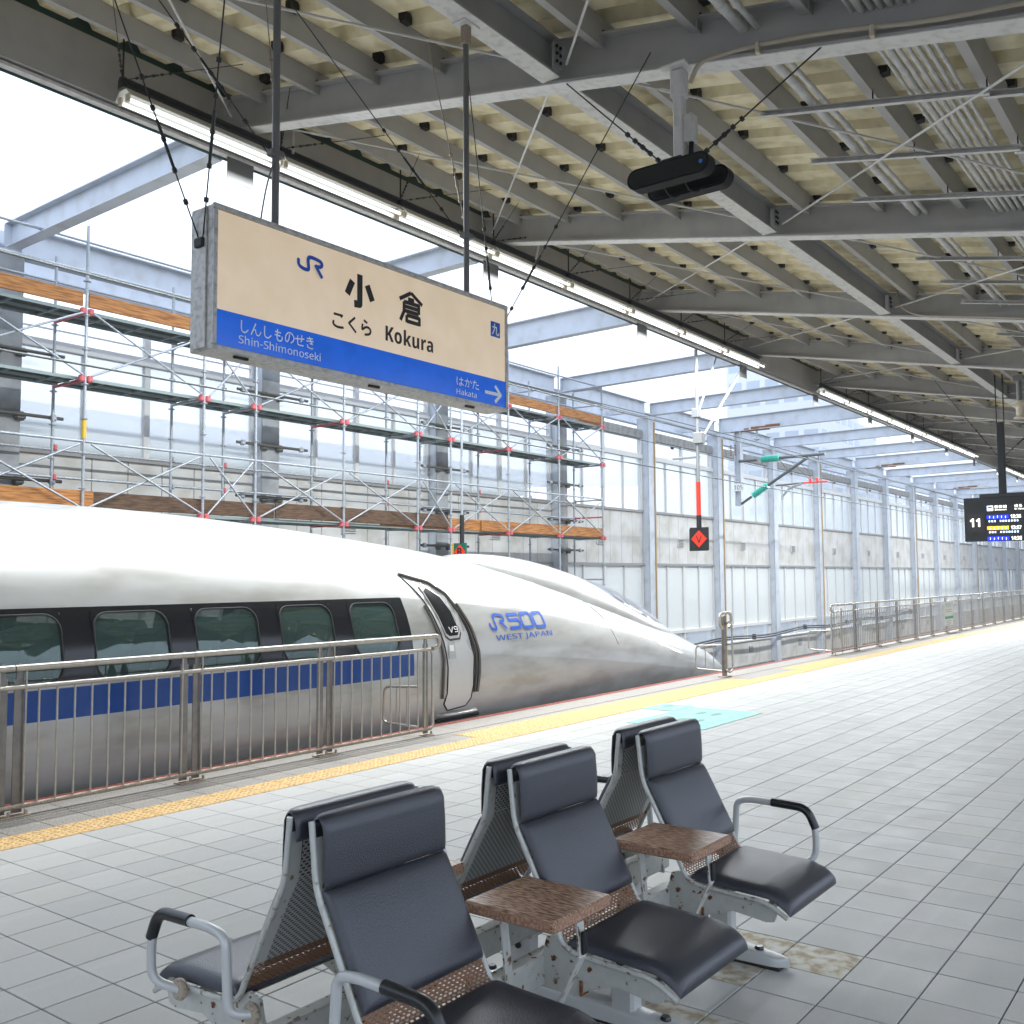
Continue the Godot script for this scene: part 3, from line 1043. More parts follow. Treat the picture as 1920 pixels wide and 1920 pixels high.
func wall() -> void:
	var first := -4
	var last := 21
	var w := thing("windbreak_wall", "long pale panelled wall with two rows of windows behind the train and scaffold", "wall")
	var zw := -13.25
	var panels_left := 300
	for i in range(first, last):
		var xa := BX + BAY * i + .19
		var xb := BX + BAY * (i + 1) - .19
		var xc := (xa + xb) / 2
		var W := xb - xa
		# sheets below, between and their seams
		var seen := i >= -1 and i < 14
		for row in [[-1.3, -.45], [2.02, 3.40]]:
			var n := 7 if row[0] > 0 else 4
			if seen:
				for k in n:
					var s := W / n
					box(w, "wall_panel", Vector3(xa + s * (k + .5), (row[0] + row[1]) / 2, zw), Vector3(s - .012, row[1] - row[0], .07), M.panel, .004)
			else:
				box(w, "wall_panel", Vector3(xc, (row[0] + row[1]) / 2, zw), Vector3(W, row[1] - row[0], .07), M.panel)
		box(w, "backing", Vector3(xc, 1.0, zw - .06), Vector3(W, .02, .02), M.sill_dark)
		for s in [[3.43, .07, M.sill_dark], [1.985, .06, M.sill_dark], [4.93, .13, M.panel_frame], [.08, .10, M.panel_frame], [-.43, .05, M.panel_frame]]:
			box(w, "rail_trim", Vector3(xc, s[0], zw + .02), Vector3(W, s[1], .12), s[2], .006)
		if i >= 3:
			box(w, "cap_panel", Vector3(xc, 5.55, zw), Vector3(W, .24, .14), M.cap_grey, .008)
		else:
			box(w, "cap_rail", Vector3(xc, 5.16, zw), Vector3(W, .02, .03), M.panel_frame)
		if i < -1 or i > 16:
			for r in [[3.47, 4.86, M.pane_milk], [.13, 1.95, M.pane_lower]]:
				put(w, "window", bevel_box(Vector3(W, r[1] - r[0], .012)), r[2], Transform3D(Basis(), Vector3(xc, (r[0] + r[1]) / 2, zw)))
			continue
		for r in [[3.47, 4.86, M.pane_milk, 4], [.13, 1.95, M.pane_lower, 4], [-.40, .03, M.pane_clear, 2], [5.0, 5.42, M.pane_clear, 2]]:
			var win := part(w, "window")
			var s: float = W / r[3]
			var h: float = r[1] - r[0]
			for k in r[3]:
				put(win, "pane", bevel_box(Vector3(s - .06, h - .01, .01)), r[2], Transform3D(Basis(), Vector3(xa + s * (k + .5), (r[0] + r[1]) / 2, zw)))
			for k in range(0, r[3] + 1):
				var t := .10 if k * 2 == r[3] else .05
				put(win, "mullion", bevel_box(Vector3(t, h, .09), .006), M.panel_frame, Transform3D(Basis(), Vector3(clampf(xa + s * k, xa + .03, xb - .03), (r[0] + r[1]) / 2, zw + .01)))
		# vents
		var vt := part(w, "vent")
		put(vt, "vent_frame", bevel_box(Vector3(.36, .26, .03), .006), M.panel_frame, Transform3D(Basis(), Vector3(xc - .2, 2.62, zw + .05)))
		for k in 5:
			put(vt, "vent_slat", bevel_box(Vector3(.30, .028, .02)), M.vent, Transform3D(Basis(Vector3.RIGHT, .5), Vector3(xc - .2, 2.53 + .045 * k, zw + .07)))
		box(w, "vent_cover", Vector3(xc + .3, -.72, zw + .045), Vector3(.30, .2, .03), M.vent, .004)
	# columns with their beams towards the canopy
	for i in range(first, last + 1):
		var x := BX + BAY * i
		var primer := i >= 0 and i <= 3
		var m: Material = M.steel_primer if primer else M.steel_blue
		var lab := ""
		if i >= 0 and i < 4:
			lab = ["grey primed steel column behind the left end of the scaffold", "grey primed steel column with tie pipes behind the hanging station sign's left half", "grey primed column behind the orange B marker sign", "grey primed column at the right end of the scaffold, above the train nose"][i]
		elif i >= 4:
			lab = "pale blue steel column, %s to the right of the scaffold" % NUM[i - 4]
		else:
			lab = "pale blue steel column of the far wall beyond the photo's left edge"
		var o := thing("steel_column", lab, "column", "steel columns of the far wall", Vector3(x, -1.4, -13.18))
		put(o, "flange", bevel_box(Vector3(.36, 7.4, .022), .004), m, Transform3D(Basis(), Vector3(0, 3.7, .17)))
		put(o, "flange", bevel_box(Vector3(.36, 7.4, .022), .004), M.steel_blue, Transform3D(Basis(), Vector3(0, 3.7, -.17)))
		put(o, "web", bevel_box(Vector3(.05 if not primer else .30, 7.4, .318)), M.steel_blue, Transform3D(Basis(), Vector3(0, 3.7, 0)))
		put(o, "cover_plate", bevel_box(Vector3(.02, 7.4, .30)), M.steel_blue, Transform3D(Basis(), Vector3(-.165, 3.7, 0)))
		if i >= 4 and i % 3 == 1 or i == 5:
			tube(o, "drain_pipe", Vector3(.12, .2, .20), Vector3(.12, 7.3, .20), .022, M.streak, 6)
		var deep := i % 3 == 2
		var lab2 := ""
		if i >= 0:
			lab2 = "pale blue beam from the %s column of the far wall across to the canopy%s" % [NUM[i], ", rust stained" if deep and i > 3 else ""]
		else:
			lab2 = "pale blue beam across to the canopy beyond the photo's left edge"
		var gb := thing("portal_beam", lab2, "beam", "beams spanning from the wall to the canopy", Vector3(x, 6.06, 0))
		var gh := .46 if deep else .34
		put(gb, "beam_body", extrude(i_outline(gh, .18, .014, .016), Vector3(0, 0, -13.0), Vector3(0, .06, ZE - .15)), M.steel_blue)
		box(gb, "end_plate", Vector3(0, gh / 2, -12.985), Vector3(.22, gh - .04, .016), M.steel_blue, .003)
		if deep and i > 3:
			for k in 4:
				put(gb, "rust_patch", bevel_box(Vector3(.02, .05 + .03 * (k % 2), .16 + .1 * k), .008), M.rust, Transform3D(Basis(), Vector3(-.085, .05 + .012 * k, -12.1 + .28 * k)))
			put(gb, "rust_patch", bevel_box(Vector3(.19, .02, 1.2), .006), M.rust, Transform3D(Basis(), Vector3(0, .002, -12.0)))
	var lb := thing("longitudinal_beam", "long pale blue beam along the tops of the wall columns", "beam", "beams along the wall top")
	for i in range(first, last):
		var xa := BX + BAY * i + .19
		put(lb, "beam_segment", extrude(i_outline(.42, .2, .014, .018), Vector3(xa, 6.0, -13.1), Vector3(xa + BAY - .38, 6.0, -13.1)), M.steel_blue)
	var lb2 := thing("longitudinal_beam", "pale blue beam running parallel behind the wall columns' tops", "beam", "beams along the wall top")
	put(lb2, "beam_segment", extrude(i_outline(.42, .2, .014, .018), Vector3(BX + BAY * first, 6.15, -14.4), Vector3(BX + BAY * last, 6.15, -14.4)), M.steel_blue)
	for i in range(first, last + 1):
		box(lb2, "strut", Vector3(BX + BAY * i, 6.3, -13.8), Vector3(.14, .18, 1.0), M.steel_blue)
	# cables low on the wall
	for k in 2:
		var o := thing("cable_run", ["upper black cable slung low along the wall behind the railing gap", "lower black cable slung low along the wall behind the railing gap"][k], "cable", "black cables along the wall foot")
		var pts := []
		for i in 40:
			pts.append(Vector3(19.5 + .75 * i, -.32 - .07 * k + .05 * sin(i * .72) + .022 * i * .3, -12.85))
		put(o, "cable", pipe(pts, .024, 8), M.grip_black)
		for i in 7:
			box(o, "cable_bracket", pts[2 + i * 6] + Vector3(0, 0, -.06), Vector3(.05, .1, .12), M.rod_dark, .006)

func scaffold() -> void:
	var o := thing("scaffold", "galvanised tube scaffold with orange toe boards standing before the wall behind the train", "scaffold")
	var xs := [3.08, 4.91, 6.74, 8.56, 9.49, 11.31, 13.13, 14.05, 15.86, 17.69, 19.49]
	var zf := -12.05
	var zr := -12.85
	var rr := .0215
	var low := -1.3
	for i in xs.size():
		var x: float = xs[i]
		var top := 6.32 if i != 7 else 5.0
		for z in [zf, zr]:
			tube(o, "standard", Vector3(x, low, z), Vector3(x, top - (.25 if z == zr else 0.0), z), rr, M.galvanised, 8)
			# rosettes on the standard
			var y := -.8
			while y < top - .3:
				tube(o, "rosette", Vector3(x, y, z), Vector3(x, y + .012, z), .05, M.galvanised, 8)
				y += .455
			box(o, "base_plate", Vector3(x, low, z), Vector3(.15, .02, .15), M.galvanised)
		# cross transoms with red clamps
		for y in [2.55, 4.27, 5.16]:
			tube(o, "transom", Vector3(x, y, zf), Vector3(x, y, zr), rr, M.clamp_red if i % 3 == 2 else M.galvanised, 8)
			for s in [-1, 1]:
				box(o, "clamp", Vector3(x + .055 * s, y + .01, zf + .01), Vector3(.07, .09, .07), M.clamp_red, .015)
		for y in [3.45, 3.05]:
			box(o, "clamp", Vector3(x + .04, y, zr), Vector3(.05, .08, .06), M.clamp_red if i % 2 == 0 else M.galvanised, .012)
	box(o, "yellow_sleeve", Vector3(6.74, 3.62, zf), Vector3(.052, .26, .052), M.tape_yellow, .012)
	for i in xs.size() - 1:
		var xa: float = xs[i]
		var xb: float = xs[i + 1]
		for r in [[3.46, zf], [5.70, zf], [6.10, zf], [3.42, zr], [3.05, zr], [5.72, zr], [5.36, zr], [.9, zf], [1.7, zr]]:
			if r[0] > 5.5 and i == 6:
				continue
			tube(o, "ledger", Vector3(xa + .02, r[0], r[1]), Vector3(xb - .02, r[0], r[1]), .019, M.galvanised, 8)
		for lv in [[2.60, 3.42], [4.32, 5.14]]:
			tube(o, "cross_brace", Vector3(xa + .07, lv[0], zf + .03), Vector3(xb - .07, lv[1], zf + .03), .015, M.galvanised, 6)
			tube(o, "cross_brace", Vector3(xa + .07, lv[1], zf + .065), Vector3(xb - .07, lv[0], zf + .065), .015, M.galvanised, 6)
		# steel decks: two boards with side channels and ribs underneath
		for y in [2.58, 4.30, 5.19]:
			for b in 2:
				var zb := zf - .21 - .30 * b
				var dk := box(o, "deck_board", Vector3((xa + xb) / 2, y, zb), Vector3(xb - xa - .04, .008, .285), M.deck_dark)
				put(dk, "deck_edge", bevel_box(Vector3(xb - xa - .04, .045, .012), .003), M.deck_green, Transform3D(Basis(), Vector3(0, -.015, .143)))
				put(dk, "deck_edge", bevel_box(Vector3(xb - xa - .04, .045, .012), .003), M.deck_green, Transform3D(Basis(), Vector3(0, -.015, -.143)))
				for k in 3:
					put(dk, "deck_rib", bevel_box(Vector3(.03, .03, .27)), M.deck_green, Transform3D(Basis(), Vector3((xb - xa) * (-.32 + .32 * k), -.016, 0)))
	# toe boards
	var up := [[2.0, 6.70], [6.78, 9.75], [9.78, 12.9], [14.5, 17.6], [17.64, 19.6]]
	for k in up.size():
		box(o, "toe_board", Vector3((up[k][0] + up[k][1]) / 2, 5.335, zf - .03), Vector3(up[k][1] - up[k][0], .19, .035), M.wood_orange, .006)
	var lowb := [[2.0, 6.9, M.wood_orange, 2.71], [6.55, 9.9, M.wood_dark, 2.71], [9.9, 14.0, M.wood_dark, 2.72], [12.25, 15.1, M.wood_orange, 2.68], [15.0, 19.5, M.wood_orange, 2.68]]
	for k in lowb.size():
		box(o, "toe_board", Vector3((lowb[k][0] + lowb[k][1]) / 2, lowb[k][3], zf - .03 - .04 * (k % 2)), Vector3(lowb[k][1] - lowb[k][0], .22 if k != 2 else .24, .035), lowb[k][2], .006)
	box(o, "toe_board", Vector3(19.5, 2.68, zf - .35), Vector3(.035, .22, .7), M.wood_dark, .006)
	box(o, "toe_board", Vector3(19.58, 5.335, zf - .35), Vector3(.035, .19, .7), M.wood_orange, .006)
	# end rails
	for y in [5.70, 6.10, 3.45, 3.05, 1.6]:
		tube(o, "ledger", Vector3(19.49, y, zf), Vector3(19.49, y, zr), .019, M.clamp_red if y == 3.05 else M.galvanised, 8)
	# tie pipes clamped to the columns
	for i in 4:
		var cx := BX + BAY * i
		for y in [4.72, 3.86, 3.0, 2.3]:
			var tp := tube(o, "tie_pipe", Vector3(cx - .75, y, -12.92), Vector3(cx + .72, y, -12.92), .024, M.pipe_dark, 8)
			for s in [-.62, .6]:
				put(tp, "coupler", bevel_box(Vector3(.075, .09, .09), .02), M.galvanised, Transform3D(Basis(), Vector3(0, s, 0)))
			for s in [-.15, .17]:
				put(tp, "beam_clamp", bevel_box(Vector3(.09, .15, .12), .03), M.pipe_dark, Transform3D(Basis(), Vector3(-.05, s, -.02)))
				put(tp, "clamp_screw", bevel_box(Vector3(.12, .03, .03), .01), M.pipe_dark, Transform3D(Basis(Vector3.FORWARD, .4), Vector3(-.09, s + .05, .03)))

# ---------------------------------------------------------------- what shows beyond the wall
func beyond() -> void:
	var spec := [
		["office_block", "long pale building with blue windows seen through the wall windows on the left", Vector3(14, -9, -30), Vector3(36, 14.0, 12), 3, 14],
		["office_block", "low grey building with ribbed cladding seen through the windows behind the sign", Vector3(44, -9, -34), Vector3(22, 13.0, 12), 0, 8],
		["office_block", "wide pale building seen through the far wall windows", Vector3(95, -9, -55), Vector3(60, 14, 20), 3, 18],
		["tower_block", "tall pale tower fading in the mist above the far portal beams", Vector3(610, -9, -232), Vector3(72, 146, 60), 13, 6],
		["tower_block", "lower pale tower beside the tall tower in the mist", Vector3(715, -9, -248), Vector3(58, 118, 56), 10, 5],
	]
	for s in spec:
		var o := thing(s[0], s[1], "building", "", s[2])
		var sz: Vector3 = s[3]
		box(o, "wall", Vector3(0, sz.y / 2, 0), sz, M.far_wall, .05)
		box(o, "roof", Vector3(0, sz.y + .3, 0), Vector3(sz.x + .6, .6, sz.z + .6), M.far_wall, .05)
		var n: int = s[5]
		for f in s[4]:
			var y: float = sz.y * (f + .55) / s[4]
			for k in n:
				box(o, "window", Vector3(-sz.x / 2 + sz.x * (k + .5) / n, y, sz.z / 2 + .02), Vector3(sz.x / n * .72, sz.y / s[4] * .42, .08), M.far_glass)
			if s[0] == "tower_block":
				for k in 5:
					box(o, "window", Vector3(-sz.x / 2 - .02, y, -sz.z / 2 + sz.z * (k + .5) / 5), Vector3(.08, sz.y / s[4] * .42, sz.z / 5 * .72), M.far_glass)
		if s[4] == 0:
			for k in 24:
				box(o, "cladding_rib", Vector3(0, .6 + .52 * k, sz.z / 2 + .06), Vector3(sz.x, .2, .14), M.far_cladding)

# ---------------------------------------------------------------- overhead line
func catenary() -> void:
	var x := BX + 5 * BAY
	var o := thing("catenary_bracket", "overhead line bracket with two turquoise insulators hung from the portal beam", "catenary bracket", "", Vector3(x, 0, 0))
	put(o, "drop_post", extrude(i_outline(.2, .2, .012, .012), Vector3(0, 3.78, -12.5), Vector3(0, 6.07, -12.5), Vector3.BACK), M.steel_blue)
	box(o, "number_plate", Vector3(-.12, 4.35, -12.36), Vector3(.012, .24, .34), M.ink_white, .003)
	text_on(o, "number", "105", Vector3(-.1275, 4.28, -12.51), Vector3.BACK, Vector3.UP, .27, .13, M.ink_black)
	for k in 5:
		box(o, "rusty_bolt", Vector3(-.115, 5.35 + .07 * k, -12.45), Vector3(.03, .04, .05), M.rust, .01)
		box(o, "rusty_bolt", Vector3(-.115, 5.35 + .07 * k, -12.6), Vector3(.03, .04, .05), M.rust, .01)
	var ins := []
	for k in 11:
		ins.append([.06, .052 * k])
		ins.append([.105, .052 * k + .02])
		ins.append([.105, .052 * k + .03])
		ins.append([.06, .052 * k + .05])
	var a := Vector3(-.1, 5.14, -12.35)
	var b := Vector3(-.1, 5.16, -9.7)
	tube(o, "tension_arm", a, a.lerp(b, .22), .045, M.wire)
	put(o, "insulator", lathe(ins, a.lerp(b, .27), b - a), M.insulator)
	tube(o, "tension_arm", a.lerp(b, .48), b, .045, M.wire)
	var c := Vector3(-.1, 3.84, -12.3)
	var d := Vector3(-.1, 5.1, -10.2)
	tube(o, "strut_arm", c, c.lerp(d, .16), .04, M.wire)
	put(o, "insulator", lathe(ins, c.lerp(d, .18), d - c), M.insulator)
	tube(o, "strut_arm", c.lerp(d, .40), d, .045, M.wire)
	tube(o, "steady_tube", Vector3(-.1, 4.33, -11.2), Vector3(-.1, 4.36, -10.35), .024, M.wire)
	tube(o, "steady_tip", Vector3(-.1, 4.36, -10.35), Vector3(-.1, 4.36, -9.65), .026, M.marker_red)
	for z in [-10.15, -9.95]:
		box(o, "tip_clamp", Vector3(-.1, 4.42, z), Vector3(.05, .12, .06), M.marker_red, .01)
	put(o, "registration_arm", pipe(smooth_path([Vector3(-.1, 4.33, -10.4), Vector3(-.1, 4.27, -10.75), Vector3(-.1, 4.0, -11.0), Vector3(-.1, 3.9, -11.0)], .2), .035, 8), M.galvanised)
	for z in [-10.15, -9.95]:
		tube(o, "stay_wire", Vector3(-.1, 5.0, z - .55), Vector3(-.1, 4.42, z), .008, M.wire, 6)
	tube(o, "stay_wire", Vector3(-.1, 5.14, -11.1), Vector3(-.1, 4.6, -10.7), .012, M.wire, 6)
	tube(o, "hanger", Vector3(-.1, 5.14, -9.9), Vector3(-.1, 4.95, -9.9), .015, M.wire, 6)
	# wires
	var far := 95.0
	var runs := [
		["contact_wire", "lower overhead wire crossing in front of the scaffold towards the turquoise insulators", [Vector3(-10, 3.78, -9.0), Vector3(x, 3.84, -9.55), Vector3(far, 3.84, -9.1)], .013],
		["messenger_wire", "upper overhead wire passing just above the orange toe boards of the scaffold", [Vector3(-10, 4.9, -9.3), Vector3(8, 4.72, -9.3), Vector3(x, 4.95, -9.9), Vector3(50, 4.72, -9.3), Vector3(far, 4.9, -9.3)], .013],
		["feeder_wire", "thin wire hung under the portal beams beside the turquoise insulators", [Vector3(15, 5.6, -11.8), Vector3(x, 5.72, -11.8), Vector3(50, 5.5, -11.8), Vector3(far, 5.7, -11.8)], .012],
		["earth_wire", "thin wire along the wall columns carrying small black weights", [Vector3(15, 5.15, -12.3), Vector3(x, 5.2, -12.6), Vector3(50, 5.1, -12.6), Vector3(far, 5.2, -12.6)], .012],
	]
	for r in runs:
		var w := thing(r[0], r[1], "wire", "overhead wires")
		put(w, "wire", pipe(smooth_path(r[2], 8.0, 10), r[3], 6), M.wire)
		if r[0] == "earth_wire":
			for k in 7:
				box(w, "weight", Vector3(x - 4 + 4.35 * 1.0 * k, 5.17, -12.56), Vector3(.14, .08, .08), M.grip_black, .03)
		if r[0] == "feeder_wire":
			put(w, "bell_insulator", lathe([[.02, 0], [.1, .03], [.09, .08], [.03, .12], [.03, .3]], Vector3(x, 5.74, -11.8), Vector3.UP), M.galvanised)

func marker(called: String, label: String, at: Vector3, letter: String, s: float, back: Material, post_top: float, face: Material) -> Node3D:
	var o := thing(called, label, "sign", "", at)
	box(o, "plate", Vector3(0, 0, 0), Vector3(.03, s * 1.12, s), back, .004)
	var dm := PackedVector2Array([Vector2(0, -.46 * s), Vector2(.46 * s, 0), Vector2(0, .46 * s), Vector2(-.46 * s, 0)])
	put(o, "diamond", plate(dm, Vector3(-.016, 0, 0), Vector3.LEFT, Vector3.UP, .004), face)
	return o

func markers() -> void:
	var o := marker("stop_marker", "red diamond V stop marker on a black plate under a red and grey pole", Vector3(17.5, 2.39, -8.62), "V", .40, M.marker_black, 6.1, M.marker_red)
	var mb := MB.new()
	glyph(mb, [[.2, .85, .5, .1, .8, .85]], .12, func(p): return Vector3(-.0215, -.09 + .18 * p.y, -.09 + .18 * p.x), 1.0, Vector3.LEFT, false)
	put(o, "letter", mb.mesh(), M.ink_black)
	mb = MB.new()
	glyph(mb, [[.5, -.02, 1.02, .5, .5, 1.02, -.02, .5, .5, -.02]], .035, func(p): return Vector3(-.0212, -.17 + .34 * p.y, -.17 + .34 * p.x), 1.0, Vector3.LEFT, false)
	put(o, "diamond_line", mb.mesh(), M.ink_black)
	box(o, "back_plate", Vector3(.03, -.02, -.03), Vector3(.02, .43, .40), M.marker_green, .004)
	tube(o, "pole_foot", Vector3(0, .22, 0), Vector3(0, .46, 0), .05, M.marker_black, 10)
	tube(o, "red_sleeve", Vector3(0, .46, 0), Vector3(0, 1.12, 0), .044, M.marker_red, 10)
	tube(o, "pole", Vector3(0, 1.12, 0), Vector3(0, 3.75, 0), .035, M.pole_grey, 10)
	box(o, "shelf_arm", Vector3(.06, 1.62, -.28), Vector3(.05, .04, .6), M.pole_grey, .006)
	box(o, "pole_bracket", Vector3(0, 2.48, -.02), Vector3(.14, .18, .14), M.pole_grey, .01)
	box(o, "pole_bracket", Vector3(0, 1.98, .03), Vector3(.16, .22, .2), M.pole_grey, .01)
	tube(o, "stay", Vector3(.03, 2.45, 0), Vector3(.9, 3.75, 0), .025, M.pole_grey, 8)
	tube(o, "stay", Vector3(.06, 1.9, .02), Vector3(2.05, 3.75, .1), .03, M.pole_grey, 8)
	var p := marker("stop_marker", "orange diamond B stop marker on a green plate above the train roof", Vector3(12.6, 2.09, -10.6), "B", .27, M.marker_green, 4.0, M.marker_red)
	var b := text_on(p, "letter", "B", Vector3(-.0205, -.07, -.05), Vector3.BACK, Vector3.UP, .095, .14, M.ink_black, true)
	box(p, "yellow_plate", Vector3(.05, .02, -.12), Vector3(.02, .27, .2), M.marker_yellow, .004)
	tube(p, "pole", Vector3(.02, .14, .02), Vector3(.02, .62, .02), .04, M.marker_black, 10)
	tube(p, "pole", Vector3(.02, .62, .02), Vector3(.02, 4.1, .02), .02, M.galvanised, 8)

# ---------------------------------------------------------------- train
const ZC := -9.29
const TOPS := [[-30, 2.40], [4.5, 2.40], [5.8, 2.37], [7.3, 2.28], [8.7, 2.16], [9.7, 2.06], [10.9, 1.90], [12.0, 1.74], [13.2, 1.52], [14.6, 1.21], [15.8, .92], [16.8, .68], [18.0, .36], [18.8, .12], [19.5, -.16], [20.0, -.5]]
const XN := 20.0

func t_top(x: float) -> float:
	var n := TOPS.size()
	for i in n - 1:
		if x <= TOPS[i + 1][0]:
			var a: Array = TOPS[i]
			var b: Array = TOPS[i + 1]
			var t: float = (x - a[0]) / (b[0] - a[0])
			return cubic_interpolate(a[1], b[1], TOPS[max(i - 1, 0)][1] if i > 1 else a[1], TOPS[min(i + 2, n - 1)][1], t)
	return TOPS[n - 1][1]

func t_s(x: float) -> float:
	return clampf((x - 6.0) / (XN - 6.0), 0.0, 1.0)

func t_w(x: float) -> float:
	return 1.69 * pow(maxf(1.0 - pow(t_s(x), 2.2), 0.0), .8)

func t_mid(x: float) -> float:
	return .80 - 1.33 * pow(t_s(x), 1.3)

func t_bot(x: float) -> float:
	return -1.05 + .40 * pow(t_s(x), 3.0)

func t_half(x: float, y: float) -> float:   # half width of the section at height y
	var m := t_mid(x)
	if y >= m:
		var k := clampf((y - m) / maxf(t_top(x) - m, 1e-4), 0, 1)
		return t_w(x) * sqrt(maxf(1.0 - k * k, 0.0))
	var k := clampf((m - y) / maxf(m - t_bot(x), 1e-4), 0, 1)
	return t_w(x) * pow(maxf(1.0 - pow(k, 2.8), 0.0), 1.0 / 2.8)

func t_p(x: float, y: float, side := 1.0, off := 0.0) -> Vector3:   # point on the skin, near side, lifted by off
	var p := Vector3(x, y, ZC + side * t_half(x, y))
	if off != 0.0:
		p += t_n(x, y, side) * off
	return p

func t_n(x: float, y: float, side := 1.0) -> Vector3:
	var e := .02
	var dx := (t_half(x + e, y) - t_half(x - e, y)) / (2 * e)
	var dy := (t_half(x, y + e) - t_half(x, y - e)) / (2 * e)
	return Vector3(-dx, -dy, side).normalized()

# patch of skin between two x and two y, lifted
func t_patch(x1: float, x2: float, y1: float, y2: float, off: float, nx := 6, ny := 6, side := 1.0) -> Mesh:
	var mb := MB.new()
	var g := []
	for i in ny + 1:
		var row := []
		for j in nx + 1:
			row.append(t_p(lerpf(x1, x2, float(j) / nx), lerpf(y1, y2, float(i) / ny), side, off))
		g.append(row)
	mb.grid(g, side > 0)
	return mb.mesh()

# a closed tube of rectangular feel along points (x, y) on the skin
func t_strip(pts: Array, r: float, off := 0.0) -> Mesh:
	var out := []
	for i in pts.size() - 1:
		for k in 5:
			var q: Vector2 = pts[i].lerp(pts[i + 1], k / 5.0)
			out.append(t_p(q.x, q.y, 1.0, off))
	out.append(t_p(pts[-1].x, pts[-1].y, 1.0, off))
	return pipe(out, r, 6)

func rounded(x1: float, x2: float, y1: float, y2: float, r: float, k := 5) -> Array:
	var o := []
	for c in [[x2 - r, y2 - r, 0.0], [x1 + r, y2 - r, 90.0], [x1 + r, y1 + r, 180.0], [x2 - r, y1 + r, 270.0]]:
		for i in k + 1:
			var a := deg_to_rad(c[2] + 90.0 * i / k)
			o.append(Vector2(c[0] + r * cos(a), c[1] + r * sin(a)))
	return o

# skin region inside an outline (fan of rings), lifted
func t_region(outline: Array, off: float) -> Mesh:
	var mb := MB.new()
	var c := Vector2.ZERO
	for p in outline:
		c += p
	c /= outline.size()
	var g := []
	for k in 5:
		var row := []
		for i in outline.size() + 1:
			var q: Vector2 = c.lerp(outline[i % outline.size()], maxf(k / 4.0, .001))
			row.append(t_p(q.x, q.y, 1.0, off))
		g.append(row)
	mb.grid(g, false)
	return mb.mesh()

# band between an outline and a slightly larger rectangle: fills the corners of a window opening
func t_ring(inner: Array, outer: Array, off: float) -> Mesh:
	var mb := MB.new()
	var n := inner.size()
	for i in n:
		var a: Vector2 = inner[i]
		var b: Vector2 = inner[(i + 1) % n]
		var c: Vector2 = outer[(i + 1) % n]
		var d: Vector2 = outer[i]
		var P := [t_p(a.x, a.y, 1, off), t_p(b.x, b.y, 1, off), t_p(c.x, c.y, 1, off), t_p(d.x, d.y, 1, off)]
		var N := [t_n(a.x, a.y), t_n(b.x, b.y), t_n(c.x, c.y), t_n(d.x, d.y)]
		var z := [Vector2.ZERO, Vector2.ZERO, Vector2.ZERO]
		mb.stri([P[0], P[1], P[2]], [N[0], N[1], N[2]], z)
		mb.stri([P[0], P[2], P[3]], [N[0], N[2], N[3]], z)
	return mb.mesh()

